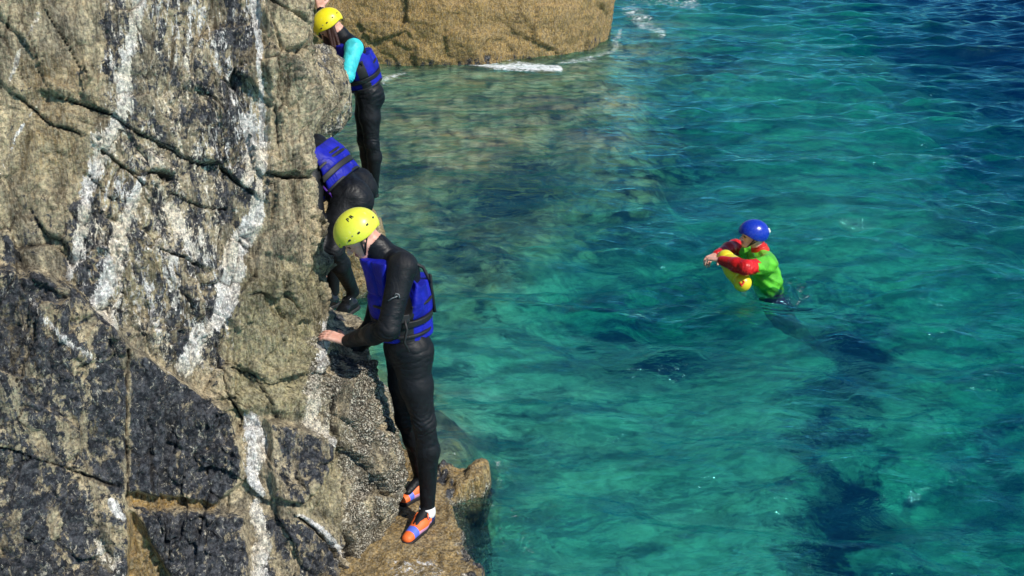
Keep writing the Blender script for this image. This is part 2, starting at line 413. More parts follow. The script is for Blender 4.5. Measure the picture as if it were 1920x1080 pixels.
# ------------------------------------------------------------------ free standing rocks
def ico(sub):
    import bmesh
    bm = bmesh.new(); bmesh.ops.create_icosphere(bm, subdivisions=sub, radius=1)
    V = np.array([v.co[:] for v in bm.verts]); F = np.array([[v.index for v in f.verts] for f in bm.faces]); bm.free()
    return V, F
def rock(name, c, r, sub, pw, amp, seed, ma, mb, rotz=0, roty=0, relief=1.0, barn_low=0, freq=1.0, fac=1.0):
    V, F = ico(sub)
    nn = (np.abs(V)**pw).sum(1)**(1/pw); U = V/nn[:, None]         # superellipsoid
    Wd = U*np.array(r)
    R = np.array(Matrix.Rotation(rotz, 3, 'Z') @ Matrix.Rotation(roty, 3, 'Y'))
    Wd = Wd @ R.T; Nn = V @ R.T
    q = Wd*freq+seed*13.7
    v1, e1 = facets(q, 1.5); v2, e2 = facets(q+4, 4.6); v3, e3 = facets(q+9, 13.)
    d = amp*(.9*fbm(q*.9, 3) + .75*v1*fac + .28*v2*relief + .10*v3*relief - .10*sstep(.1, 0, e2)*relief + .2*fbm(q*3.7, 4, ridge=True)*relief + .10*fbm(q*16, 3)*relief)
    Wd = Wd + Nn*d[:, None] + np.array(c)
    A = np.tile(np.array(ma, float), (len(V), 1)); Bm = np.tile(np.array(mb, float), (len(V), 1))
    if name == 'boulder': A[:, 1] = np.maximum(A[:, 1], .42*sstep(.22, .02, Wd[:, 2]+.25*fbm(q*1.3, 3)))
    if barn_low: Bm[:, 0] = np.maximum(Bm[:, 0], sstep(.28, .02, Wd[:, 2]+.1*fbm(q*3, 3))*barn_low)
    return mesh_np(name, Wd, F, [ROCK], attrs={'ma': A, 'mb': Bm})

c = P(588, 172, 8.75)
o = rock('rock_outcrop', (c.x-.15, 8.8, c.z-.02), (.40, .50, .36), 7, 2.6, .10, 1, (.30, .42, .0), (.30, 0, .1), rotz=.3)
tag(o, 'grey speckled overhanging rock block between the two far climbers', 'rock')
# hold under the far climber and the wet ochre step under the middle climber
c = P(668, 400, 9.45)
o = rock('rock_step', (c.x-.47, 9.45, c.z-.38), (.70, .34, .52), 6, 3.0, .07, 2, (0, .2, .6), (.2, 0, .3), barn_low=.6)
tag(o, 'small brown rock step under the boots of the farthest climber', 'rock')
c = P(652, 600, 6.95)
o = rock('rock_step', (c.x-.20, 6.95, c.z-.50), (.30, .36, .45), 7, 3.0, .07, 3, (0, .12, .95), (0, 0, .1), rotz=.25, barn_low=.15)
tag(o, 'wet ochre rock step under the boot of the crouching climber', 'rock')
# large ochre boulder
o = rock('boulder', (-2.0, 25.2, .55), (4.25, 4.6, 3.2), 8, 2.25, .30, 4, (0, .12, 1.0), (0, 0, .0), rotz=.06, relief=.32, freq=.8, fac=.22)
tag(o, 'large rounded ochre boulder with foam along its waterline', 'boulder')

# the ledge the near climber stands on: a height field with a ragged outline
def build_ledge():
    out = [(660, 780), (740, 800), (800, 838), (826, 862), (850, 868), (900, 866), (920, 872), (930, 890), (918, 912), (890, 918), (862, 930), (868, 950), (882, 975), (890, 1010),
           (905, 1040), (925, 1100), (960, 1240), (600, 1400), (560, 1000)]
    pol = [tuple(PZ(a, b, .10))[:2] for a, b in out]
    xs = np.arange(-1.9, .55, .008); ys = np.arange(3.6, 7.0, .008)
    X, Y = np.meshgrid(xs, ys, indexing='ij'); X = X.ravel(); Y = Y.ravel()
    p3 = np.stack([X, Y, 0*X], 1)
    wx = X+.075*fbm(p3*5, 4)+.015*fbm(p3*22, 2); wy = Y+.075*fbm(p3*5+30, 4)+.015*fbm(p3*22+9, 2)
    ins = polymask(wx, wy, pol, .065)
    dist = polymask(wx, wy, pol, .5)
    v1, e1 = cells(p3*4.2+3); v2, e2 = cells(p3*11+3)
    top = .085 + .07*fbm(p3*2.6+2, 4) + .045*(v1-.5)*sstep(0, .15, e1) + .02*fbm(p3*7+5, 3, ridge=True) + .012*(v2-.5) + .014*fbm(p3*17, 4) + .004*fbm(p3*60, 2)
    fa = PZ(785, 998, .09); fb = PZ(776, 932, .09)                 # under the shoes
    for fx, fy, r in ((fa.x, fa.y, .2), (fb.x, fb.y, .2)):
        g = np.exp(-((X-fx)**2+(Y-fy)**2)/(r*r*.7)); top = top*(1-g*.85)+(.085)*g*.85
    qx, qy = proj(X, Y, .1+0*X)
    notch = np.exp(-((qx-872)/30)**2-((qy-925)/9)**2); top -= .10*notch
    step_ = polymask(wx, wy, [tuple(PZ(a, b, .1))[:2] for a, b in [(820, 862), (935, 862), (935, 915), (850, 925)]], .03); top += .05*step_
    Z = (-2.6*(1-dist)**1.2+.35*fbm(p3*3+12, 4))*(1-ins) + top*ins + (1-ins)*(-.25-.9*(1-sstep(.0, .5, dist)))*0
    Z = np.where(ins < .999, Z, Z)
    Z = np.maximum(Z - (1-ins)*.35, -2.2)
    sl = 1-ins
    B = np.clip(sstep(.10, -.02, Z+.03*fbm(p3*6, 3))*.75, 0, 1)
    wet_ = sstep(.05, -.03, Z+.05*fbm(p3*4+50, 3))
    B = np.maximum(B, .45*polymask(qx, qy, [(850, 930), (890, 950), (900, 1100), (850, 1100)], 18))
    W = .35*polymask(qx+10*fbm(p3*9, 3), qy, [(728, 1045), (800, 1035), (830, 1050), (838, 1200), (720, 1200)], 6)
    D = .24+.35*polymask(qx, qy, [(826, 860), (850, 890), (840, 930), (815, 900)], 14)+.3*polymask(qx, qy, [(855, 940), (895, 950), (925, 1100), (870, 1100)], 14)
    D = np.maximum(D, .40*wet_)
    O = .75*np.ones(len(X)); G = .55*np.ones(len(X))
    V = np.stack([X, Y, Z], 1); nx, ny = len(xs), len(ys)
    fl_ = sstep(.02, -.25, Z)[:, None]; V = V+fl_*np.stack([.20*fbm(V*2.6+i_*9, 4)+.03*facets(V+i_, 9.)[0] for i_ in range(3)], 1)
    i = np.arange(nx-1)[:, None]*ny+np.arange(ny-1)[None]
    F = np.stack([i, i+ny, i+ny+1, i+1], -1).reshape(-1, 4)
    o = mesh_np('rock_ledge', V, F, [ROCK], attrs={'ma': np.stack([W, D, O], 1), 'mb': np.stack([B, 0*X, G], 1)})
    tag(o, 'low ochre rock ledge under the orange shoes at the water edge', 'rock ledge')
build_ledge()

# ------------------------------------------------------------------ seabed
def axis(parts):
    a = [np.arange(s, e, d) for s, e, d in parts]; return np.concatenate(a+[[parts[-1][1]]])
def seabed_material():
    t = NT('seabed'); st, wd, pl = t.attr('ma')[:3]
    p = t.pos(); n1 = t.noise(p, 1.6, 6, .6, .6); n2 = t.noise(p, 7, 6, .65, .4); n3 = t.noise(p, 30, 4, .6)
    sand = t.mix(t.step(n2, .3, .7), (.28, .38, .28), (.70, .86, .64))
    vn = t.n('TexVoronoi'); t.l(p, vn.inputs['Vector']); vn.inputs['Scale'].default_value = 5.0
    cc = t.n('SeparateColor'); t.l(vn.outputs['Color'], cc.inputs[0])
    stone = t.mix(cc.outputs[0], (.50, .36, .15), (1.0, .90, .58))
    stone = t.mix(t.step(n2, .35, .65), t.mix(.5, stone, (.16, .13, .07)), stone)
    stone = t.mix(t.step(vn.outputs['Distance'], .5, .85), stone, (.05, .06, .06))
    c = t.mix(t.step(t.math('ADD', st, t.math('MULTIPLY_ADD', n2, .9, -.45)), .4, .6), sand, stone)
    c = t.mix(t.math('MULTIPLY', t.step(big if 0 else t.noise(t.pos((.5, 1, 1), (0, 0, .1)), 1.7, 7, .7, .8), .45, .60), t.math('MULTIPLY_ADD', pl, -.5, .72)), c, (.010, .045, .085))
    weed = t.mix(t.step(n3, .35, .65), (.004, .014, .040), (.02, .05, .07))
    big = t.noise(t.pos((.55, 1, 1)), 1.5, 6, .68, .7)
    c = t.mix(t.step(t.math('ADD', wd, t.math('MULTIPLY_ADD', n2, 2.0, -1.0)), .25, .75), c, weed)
    t.put(t.b.inputs['Base Color'], c); t.b.inputs['Roughness'].default_value = .9
    t.l(t.bump(n2, .6, .05), t.b.inputs['Normal'])
    return t.m
def build_seabed():
    xs = axis([(-300, -40, 20), (-40, -8, 2), (-8, -3, .25), (-3, 14, .05), (14, 30, .25), (30, 60, 2), (60, 300, 20)])
    ys = axis([(-60, -4, 4), (-4, 3, .5), (3, 16, .05), (16, 34, .08), (34, 60, .5), (60, 120, 4), (120, 500, 20)])
    X, Y = np.meshgrid(xs, ys, indexing='ij'); X = X.ravel(); Y = Y.ravel()
    # control points: what the picture shows there -> depth of the bottom
    ctl = [(700, 800, .15), (820, 830, .35), (960, 900, 1.2), (960, 1050, 1.3), (1100, 1000, 1.5), (1300, 1000, 1.5), (1450, 900, 1.4), (1600, 1000, 1.9), (1800, 1000, 2.2),
           (1900, 900, 2.2), (860, 600, .9), (1000, 700, 1.2), (1100, 620, 1.8), (1250, 620, 2.2), (1300, 760, 1.4), (1500, 760, 1.4), (1700, 760, 1.5), (1900, 700, 2.0),
           (760, 420, .4), (900, 460, .55), (1000, 440, .7), (1150, 460, 1.1), (1300, 400, 1.4), (1500, 400, 1.2), (1700, 400, 1.3), (1900, 450, 3.0),
           (720, 300, .18), (850, 300, .10), (950, 260, .09), (1100, 260, .18), (1200, 340, .6), (800, 220, .1), (1000, 190, .1), (1120, 180, .12), (1300, 250, 1.4), (1500, 250, 1.2), (1600, 150, 1.0), (1740, 270, 4.0), (1850, 200, 7.0), (1700, 110, 5), (1690, 20, 6), (1800, 50, 8), (1820, 360, 4.5), (1900, 330, 6), (1920, 200, 8), (1660, 230, 1.4),
           (750, 150, .18), (900, 135, .08), (1050, 130, .10), (1150, 100, .2), (1200, 60, .4), (1300, 150, .6), (1400, 100, .9), (1500, 50, 1.2), (1650, 40, 4), (1900, 50, 6), (1200, 0, .7), (1750, 0, 7), (1400, -40, 2), (1500, -80, 6)]
    cp = []
    for a, b, d in ctl:
        q = PZ(a, b, -d*.55); cp.append((q.x, q.y, d))
    cp += [(-3, 22, .0), (-8, 22, .1), (20, 12, 5), (20, 5, 4), (4, 0, 2), (0, 60, 9), (40, 60, 9), (0, 2.5, 1.5), (-40, 40, 4)]
    num = np.zeros(len(X)); den = num.copy()
    for cx, cy, d in cp:
        r2 = ((X-cx)**2+((Y-cy)*.6)**2)/(1+.012*Y*Y*(Y > 0)); wgt = 1/(r2+.02)**1.7
        num += wgt*d; den += wgt
    dep = num/den*.62
    p3 = np.stack([X, Y, 0*X], 1)
    sx, sy = proj(X, Y, -dep*.6)
    near = (np.abs(X) < 30) & (Y < 60) & (Y > -4)
    rough = np.zeros(len(X)); pn = p3[near]
    v1, e1 = cells(pn*1.9); v2, e2 = cells(pn*4.7+3)
    rough[near] = .22*(v1-.5)*sstep(0, .2, e1)+.10*(v2-.4)*sstep(0, .3, e2)+.12*fbm(pn*.9, 4)
    wx = sx.copy(); wy = sy.copy(); wx[near] += 85*fbm(pn*1.1+4, 5); wy[near] += 55*fbm(pn*1.1+44, 5)
    wx2 = wx+40*np.sin(wy/37.)+25*np.sin(wy/17.+1)
    st = polymask(wx, wy, [(640, 60), (1260, 40), (1330, 260), (1200, 400), (960, 520), (840, 560), (600, 560)], 60)
    st = np.maximum(st, polymask(wx, wy, [(640, 560), (830, 740), (950, 830), (930, 1100), (640, 1100)], 25))
    wd = .92*polymask(wx2, wy, [(1500, 540), (1620, 560), (1650, 680), (1600, 760), (1640, 900), (1690, 1130), (1480, 1130), (1535, 960), (1520, 860), (1545, 700)], 42)
    def patch(x, y, rx, ry, s):
        nonlocal wd
        wd = np.maximum(wd, s*sstep(1.7, .2, np.hypot((wx-x)/rx, (wy-y)/ry)))
    for a in [(1210, 625, 170, 50, .85), (1000, 330, 160, 40, .7), (1180, 420, 130, 30, .65), (860, 400, 70, 30, .7), (1120, 230, 70, 20, .6), (900, 560, 90, 35, .5), (1270, 330, 90, 30, .7), (1100, 560, 60, 20, .5), (760, 330, 60, 25, .8), (1010, 215, 60, 22, .75), (960, 380, 110, 40, .8), (880, 470, 90, 30, .72), (1240, 255, 70, 25, .6),
              (1330, 120, 90, 30, .7), (1800, 370, 60, 50, .75), (1690, 160, 60, 30, .6), (1890, 800, 40, 110, .7), (1750, 700, 60, 20, .4), (1380, 690, 60, 20, .45), (1480, 830, 30, 30, .6),
              (1540, 980, 80, 70, .7), (1320, 280, 110, 30, .6), (1050, 800, 60, 18, .35), (960, 860, 50, 40, .55), (1890, 630, 60, 30, .5), (1500, 330, 70, 20, .35), (1150, 340, 50, 16, .7), (730, 300, 20, 60, .5)]: patch(*a)
    pl = polymask(wx, wy, [(1300, 560), (1560, 540), (1520, 720), (1500, 1100), (1050, 1100), (1050, 760), (1300, 720)], 60)
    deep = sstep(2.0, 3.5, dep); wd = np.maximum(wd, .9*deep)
    Z = -np.maximum(dep, .0) + rough*(.25+.5*st)*sstep(0, .35, dep+.1)
    Z = np.where((sx > 640) & (Y < 40), np.minimum(Z, -.045), Z)
    V = np.stack([X, Y, Z], 1); nx, ny = len(xs), len(ys)
    i = np.arange(nx-1)[:, None]*ny+np.arange(ny-1)[None]
    F = np.stack([i, i+ny, i+ny+1, i+1], -1).reshape(-1, 4)
    o = mesh_np('seabed', V, F, [seabed_material()], attrs={'ma': np.stack([st, wd, pl], 1)})
    tag(o, kind='structure')
build_seabed()

# ------------------------------------------------------------------ sea
def water_material():
    t = NT('sea_water'); t.t.nodes.remove(t.b)
    fm = t.attr('ma')[0]
    p = t.pos((.55, 1, 1), (0, 0, .12))
    h = t.math('ADD', t.noise(p, 5.0, 4, .5, .5), t.math('MULTIPLY', t.noise(p, 16, 4, .55, .3), .26))
    nb = t.bump(h, 1.0, .06)
    tr = t.n('BsdfTransparent'); tr.inputs[0].default_value = (.96, 1, 1, 1)
    rf = t.n('BsdfRefraction'); rf.inputs['IOR'].default_value = 1.33; rf.inputs['Roughness'].default_value = .02; t.l(nb, rf.inputs['Normal'])
    gl = t.n('BsdfGlossy'); gl.inputs['Roughness'].default_value = .05; gl.inputs['Color'].default_value = (.30, .92, 1, 1); t.l(nb, gl.inputs['Normal'])
    fr = t.n('Fresnel'); fr.inputs[0].default_value = 1.33; t.l(nb, fr.inputs['Normal'])
    m1 = t.n('MixShader'); m1.inputs[0].default_value = REFR; t.l(tr.outputs[0], m1.inputs[1]); t.l(rf.outputs[0], m1.inputs[2])
    m2 = t.n('MixShader'); t.l(fr.outputs[0], m2.inputs[0]); t.l(m1.outputs[0], m2.inputs[1]); t.l(gl.outputs[0], m2.inputs[2])
    foam = t.n('BsdfDiffuse'); foam.inputs[0].default_value = (.82, .86, .87, 1)
    fn = t.noise(t.pos((.6, 1, 1)), 12, 10, .82, 1.6)
    ff = t.step(t.math('ADD', fm, t.math('MULTIPLY_ADD', fn, 2.4, -1.2)), .42, .72, 0, .92)
    ff = t.math('MULTIPLY', ff, t.step(fm, .02, .12))
    m3 = t.n('MixShader'); t.l(ff, m3.inputs[0]); t.l(m2.outputs[0], m3.inputs[1]); t.l(foam.outputs[0], m3.inputs[2])
    t.l(m3.outputs[0], t.out.inputs['Surface'])
    va = t.n('VolumeAbsorption'); va.inputs['Color'].default_value = ABSC; va.inputs['Density'].default_value = ABSD
    vs = t.n('VolumeScatter'); vs.inputs['Color'].default_value = SCC; vs.inputs['Density'].default_value = SCD; vs.inputs['Anisotropy'].default_value = 0.0
    ad = t.n('AddShader'); t.l(va.outputs[0], ad.inputs[0]); t.l(vs.outputs[0], ad.inputs[1])
    t.l(ad.outputs[0], t.out.inputs['Volume'])
    return t.m
REFR = .42
ABSC, ABSD = (.10, .805, .815, 1), 1.05
SCC, SCD = (.0, .17, .92, 1), .105
def build_water():
    xs = axis([(-280, -40, 20), (-40, -8, 1), (-8, -2.4, .12), (-2.4, 7.5, .024), (7.5, 15, .045), (15, 30, .3), (30, 60, 2), (60, 280, 20)])
    ys = axis([(-55, -4, 3), (-4, 3.5, .25), (3.5, 12.5, .022), (12.5, 20, .04), (20, 32, .08), (32, 60, .4), (60, 120, 3), (120, 480, 20)])
    X, Y = np.meshgrid(xs, ys, indexing='ij')
    dx = np.gradient(xs)[:, None]; dy = np.gradient(ys)[None]
    res = np.maximum(dx, dy)
    Z = np.zeros_like(X); r = np.random.default_rng(5)
    N = 130
    warp = fbm(np.stack([X.ravel()*.35, Y.ravel()*.35, 0*X.ravel()], 1), 2).reshape(X.shape)
    warp2 = fbm(np.stack([X.ravel()*.5, Y.ravel()*.5, 9+0*X.ravel()], 1), 2).reshape(X.shape)
    gust = .75+.6*warp
    for i in range(N):
        lam = .14*(3.6/.14)**(r.random()**1.25); k = 2*math.pi/lam
        th = math.radians(-99) + r.normal()*(.50 if lam < 1 else .35)
        slope = .078*math.exp(-(math.log(lam/.62)/.8)**2)+.016
        a = slope/k*r.uniform(.5, 1.3)
        ph = k*(X*math.cos(th)+Y*math.sin(th)) + r.random()*6.28 + (1.8*warp if i % 2 else 1.8*warp2)*min(2.0, 1/lam)**.5
        fade = np.clip((lam/(res*3.0)-1), 0, 1)
        Z += 1.12*a*fade*np.sin(ph)*(gust if lam < 1 else 1)
    # calmer in the lee close to the rocks
    qx, qy = proj(X, Y, 0*X)
    lee = polymask(qx, qy, [(500, 0), (1190, 0), (1290, 180), (1200, 330), (1000, 420), (640, 470), (500, 470)], 70); lee = np.maximum(lee, .6*polymask(qx, qy, [(500, 470), (860, 560), (960, 900), (960, 1200), (500, 1200)], 60))
    Z *= 1-.62*lee
    sw = PZ(1450, 540, 0); rr = np.hypot(X-sw.x, Y-sw.y); Z += .024*np.sin(rr*2*math.pi/.17+1.0+1.5*warp2)*np.exp(-((rr-.30)/.42)**2)
    inner = (X > -60)*(X < 60)*(Y > -20)*(Y < 150); Z *= inner
    px, py = proj(X, Y, 0*X)
    p3 = np.stack([X.ravel(), Y.ravel(), 0*X.ravel()], 1)
    wob = fbm(p3*1.2, 3).reshape(X.shape)
    foam = np.zeros_like(X)
    def fl(pts, s):
        nonlocal foam
        d, wd, _ = polydist(px+18*wob, py+6*wob, pts); foam = np.maximum(foam, s*sstep(1.8, .3, d/wd))
    fl([(880, 121, 4), (960, 123, 8), (1050, 127, 5)], .66); fl([(700, 108, 3), (770, 92, 4), (815, 92, 4), (850, 110, 4), (890, 116, 3)], .68)
    fl([(1050, 118, 3), (1110, 112, 8), (1150, 90, 6), (1165, 60, 5)], .46); fl([(715, 152, 4), (740, 145, 5), (760, 138, 3)], .50)
    fl([(1180, 20, 18), (1220, 50, 12), (1240, 62, 8)], .46); fl([(1170, -20, 30), (1300, 0, 20)], .42); fl([(690, 215, 3), (760, 150, 4)], .3)
    fl([(830, 850, 6), (930, 870, 8), (960, 960, 9), (990, 1060, 12)], .28); fl([(905, 905, 4), (925, 960, 6), (945, 1060, 8)], .30)
    foam = np.maximum(foam, .34*np.exp(-((rr-.29)/.08)**2))
    nx, ny = len(xs), len(ys); n0 = nx*ny
    V = np.stack([X.ravel(), Y.ravel(), Z.ravel()], 1)
    i = np.arange(nx-1)[:, None]*ny+np.arange(ny-1)[None]
    F = np.stack([i, i+ny, i+ny+1, i+1], -1).reshape(-1, 4)
    # sides and floor close the body of water
    idx = np.arange(n0).reshape(nx, ny)
    ring = np.concatenate([idx[:, 0], idx[-1, 1:], idx[-2::-1, -1], idx[0, -2:0:-1]])
    VB = V[ring].copy(); VB[:, 2] = -14
    nb = n0+np.arange(len(ring)); nxt = np.roll(np.arange(len(ring)), -1)
    FS = np.stack([ring, nb, nb[nxt], ring[nxt]], 1)
    cor = [0, nx-1, nx-1+ny-1, nx-1+ny-1+nx-1]
    VB4 = VB[cor]; V = np.concatenate([V, VB]);
    # floor as a fan of quads between opposite bottom edges is not needed at this size: one centre fan
    cen = len(V); V = np.concatenate([V, [[0, 200, -14]]])
    half = len(ring)//2*2
    FB = np.array([[nb[j], cen, nb[(j+2) % len(ring)], nb[(j+1) % len(ring)]] for j in range(0, half, 2)])
    F = np.concatenate([F, FS, FB])
    ma = np.zeros((len(V), 3)); ma[:n0, 0] = foam.ravel()
    o = mesh_np('water', V, F, [water_material()], attrs={'ma': ma})
    tag(o, kind='structure')
build_water()
#PEOPLE#
# ------------------------------------------------------------------ figures: distance fields turned into one continuous skin
def nrm(v):
    v = np.asarray(v, float); return v/np.linalg.norm(v)
def A(v): return np.array([v[0], v[1], v[2]], float)
def rc(a, b, ra, rb, tg='suit', k=.03, ax=None, s=1.0): return dict(a=A(a), b=A(b), ra=ra, rb=rb, tag=tg, k=k, ax=None if ax is None else nrm(ax), s=s)
def pd(pr, p):
    a, b = pr['a'], pr['b']; q = p-a; e = b-a
    if pr['ax'] is not None:
        m = (1-pr['s']); q = q - (q@pr['ax'])[..., None]*pr['ax']*m; e = e - (e@pr['ax'])*pr['ax']*m
    L = e@e
    t = np.clip((q@e)/L, 0, 1) if L > 1e-12 else np.zeros(q.shape[:-1])
    return np.linalg.norm(q-t[..., None]*e, axis=-1)-(pr['ra']+(pr['rb']-pr['ra'])*t)
def smin(a, b, k):
    h = np.clip(.5+.5*(b-a)/k, 0, 1); return b+(a-b)*h-k*h*(1-h)
def field(prims):
    def f(p):
        r = np.full(p.shape[:-1], 9.)
        for pr in prims: r = smin(r, pd(pr, p), max(pr['k'], 1e-4))
        return r
    return f
def ext(pr):
    r = max(pr['ra'], pr['rb'])/min(pr['s'], 1); return np.minimum(pr['a'], pr['b'])-r, np.maximum(pr['a'], pr['b'])+r
def nets(F, lo, h):
    """surface nets on a sampled field, returns verts and quads"""
    nx, ny, nz = F.shape; I = F < 0
    c = np.zeros((nx-1, ny-1, nz-1), np.int8)
    for a in (0, 1):
        for b in (0, 1):
            for d in (0, 1): c += I[a:nx-1+a, b:ny-1+b, d:nz-1+d]
    act = (c > 0) & (c < 8); ci = np.argwhere(act); idx = np.full(act.shape, -1, np.int64); idx[act] = np.arange(len(ci))
    acc = np.zeros((len(ci), 3)); cnt = np.zeros(len(ci))
    cor = [(a, b, d) for a in (0, 1) for b in (0, 1) for d in (0, 1)]
    for u in cor:
        for axn in range(3):
            if u[axn]: continue
            v = list(u); v[axn] = 1
            fu = F[ci[:, 0]+u[0], ci[:, 1]+u[1], ci[:, 2]+u[2]]; fv = F[ci[:, 0]+v[0], ci[:, 1]+v[1], ci[:, 2]+v[2]]
            m = (fu < 0) != (fv < 0); t = np.where(m, fu/np.where(m, fu-fv, 1), 0)
            pt = np.array(u, float)[None]+t[:, None]*(np.array(v)-np.array(u))[None]
            acc += np.where(m[:, None], pt, 0); cnt += m
    V = (ci+acc/cnt[:, None])*h+lo
    Q = []
    for axn in range(3):
        b, d = [(1, 2), (2, 0), (0, 1)][axn]
        sl0 = [slice(1, -1)]*3; sl1 = [slice(1, -1)]*3; sl0[axn] = slice(0, -1); sl1[axn] = slice(1, None)
        i0 = I[tuple(sl0)]; i1 = I[tuple(sl1)]
        for w_, flip in ((i0 & ~i1, False), (~i0 & i1, True)):
            e = np.argwhere(w_); 
            if not len(e): continue
            o = np.ones(3, int); o[axn] = 0; e = e+o
            db = np.zeros(3, int); db[b] = 1; dd = np.zeros(3, int); dd[d] = 1
            q = [idx[tuple((e-x).T)] for x in (db+dd, dd, 0*db, db)]
            if flip: q = q[::-1]
            Q.append(np.stack(q, 1))
    return V, np.concatenate(Q)
def mesh_f(f, lo, hi, h):
    lo = np.asarray(lo)-2*h; n = np.ceil((np.asarray(hi)+2*h-lo)/h).astype(int)+1
    ax = [lo[i]+h*np.arange(n[i]) for i in range(3)]
    G = np.stack(np.meshgrid(*ax, indexing='ij'), -1)
    return nets(f(G), lo, h)
def mesh_prims(prims, h):
    lo = np.min([ext(p)[0] for p in prims], 0)-3*h; hi = np.max([ext(p)[1] for p in prims], 0)+3*h
    n = np.ceil((hi-lo)/h).astype(int)+1; F = np.full(n, 9., np.float32)
    for pr in prims:
        a, b = ext(pr); m = pr['k']+3*h
        i0 = np.clip(np.floor((a-m-lo)/h).astype(int), 0, n-1); i1 = np.clip(np.ceil((b+m-lo)/h).astype(int)+1, 1, n)
        ax = [lo[i]+h*np.arange(i0[i], i1[i]) for i in range(3)]
        G = np.stack(np.meshgrid(*ax, indexing='ij'), -1)
        s = tuple(slice(i0[i], i1[i]) for i in range(3))
        F[s] = smin(F[s], pd(pr, G), max(pr['k'], 1e-4))
    return nets(F, lo, h)
def tags_of(prims, V, names):
    best = np.full(len(V), 9.); t = np.zeros(len(V), int)
    for pr in prims:
        d = pd(pr, V); c = d < best; best = np.where(c, d, best); t = np.where(c, names.index(pr['tag']), t)
    return t
def part(name, f, lo, hi, h, mats, parent, tagger=None, smooth=True):
    V, Q = mesh_f(f, lo, hi, h)
    mi = None
    if tagger is not None: mi = tagger(V[Q].mean(1))
    return mesh_np(name, V, Q, mats, mi, parent=parent, smooth=smooth)
def tubes(name, lines, mat, parent, r=.003, sides=6):
    Vs, Fs = [], []; n = 0
    for pts in lines:
        pts = [A(p) for p in pts]; rr = r
        for i, p in enumerate(pts):
            d = nrm(pts[min(i+1, len(pts)-1)]-pts[max(i-1, 0)]); u = nrm(np.cross(d, [.31, .2, .93])); v = np.cross(d, u)
            for s_ in range(sides):
                a = 2*math.pi*s_/sides; Vs.append(p+rr*(math.cos(a)*u+math.sin(a)*v))
        for i in range(len(pts)-1):
            for s_ in range(sides):
                a, b = n+i*sides+s_, n+i*sides+(s_+1) % sides; Fs.append([a, b, b+sides, a+sides])
        # rounded ends closed with a small quad pair
        for base, fl in ((n, True), (n+(len(pts)-1)*sides, False)):
            ring = [base+s_ for s_ in range(sides)]
            if fl: ring = ring[::-1]
            Fs += [[ring[0], ring[1], ring[2], ring[3]], [ring[0], ring[3], ring[4], ring[5]]]
        n += len(pts)*sides
    return mesh_np(name, Vs, Fs, [mat], parent=parent)

def suit_mat(name, col, rough=.55, wet=.0):
    t = NT(name); p = t.pos()
    n = t.noise(p, 7, 3, .5, 1.4); n2 = t.noise(t.pos((1, 1, 3)), 26, 3, .5, .8); n3 = t.noise(p, 420, 2)
    t.put(t.b.inputs['Base Color'], t.mix(t.step(t.noise(p, 11, 4), .3, .7), tuple(x*.75 for x in col), tuple(x*1.35 for x in col)))
    t.put(t.b.inputs['Roughness'], t.step(t.noise(p, 6, 4), .35, .65, rough-.1, rough+.14))
    t.b.inputs['Specular IOR Level'].default_value = .3; t.b.inputs['Coat Weight'].default_value = wet*.3; t.b.inputs['Coat Roughness'].default_value = .3
    h = t.math('ADD', n, t.math('MULTIPLY', n2, .12)); h = t.math('ADD', h, t.math('MULTIPLY', n3, .01))
    t.l(t.bump(h, .45, .035), t.b.inputs['Normal']); return t.m
M = {}
M['suit'] = suit_mat('black_neoprene', (.0055, .0065, .009))
M['navy'] = suit_mat('navy_neoprene', (.003, .007, .04))
M['cyan'] = suit_mat('turquoise_neoprene', (.05, .56, .62), .55, 0)
M['red'] = suit_mat('red_sleeve', (.55, .012, .012), .3, .6)
M['green'] = suit_mat('green_rash_top', (.10, .46, .03), .35, .5)
M['blue'] = suit_mat('blue_vest_fabric', (.006, .010, .30), .6, 0)
M['purple'] = suit_mat('purple_webbing', (.06, .01, .22), .6, 0)
M['strap'] = simple('black_webbing', (.012, .012, .014), .6, bumpscale=300)
M['buckle'] = simple('grey_buckle', (.16, .16, .17), .35)
M['boot'] = simple('wet_black_rubber', (.01, .011, .013), .18, bumpscale=60, bstr=.3)
M['white'] = simple('white_fabric', (.78, .78, .76), .7)
M['orange'] = simple('orange_mesh_fabric', (.90, .16, .03), .55, bumpscale=200, var=.15)
M['lilac'] = simple('lilac_mesh_fabric', (.66, .33, .52), .6, bumpscale=200, var=.15)
M['shoeblue'] = simple('blue_shoe_band', (.10, .16, .70), .5)
M['shoenavy'] = simple('navy_shoe_heel', (.01, .03, .16), .5)
M['yel'] = simple('yellow_buoy_foam', (.80, .66, .02), .35, coat=.3, bumpscale=30, bstr=.1)
M['redmark'] = simple('red_mark', (.6, .03, .01), .4)
M['lens'] = simple('eye', (.03, .02, .015), .15)
M['lip'] = simple('lips', (.42, .14, .12), .5)
M['hair'] = simple('dark_auburn_hair', (.035, .010, .006), .45, bumpscale=160, bstr=.8, bdist=.006)
def skin_mat():
    t = NT('skin'); p = t.pos()
    t.put(t.b.inputs['Base Color'], t.mix(t.step(t.noise(p, 30, 4), .3, .7), (.62, .30, .22), (.74, .43, .33)))
    t.b.inputs['Roughness'].default_value = .5; t.b.inputs['Subsurface Weight'].default_value = .1; t.b.inputs['Subsurface Radius'].default_value = (.01, .004, .002)
    t.b.inputs['Subsurface Scale'].default_value = .5
    t.l(t.bump(t.noise(p, 120, 3), .25, .002), t.b.inputs['Normal']); return t.m
M['skin'] = skin_mat()
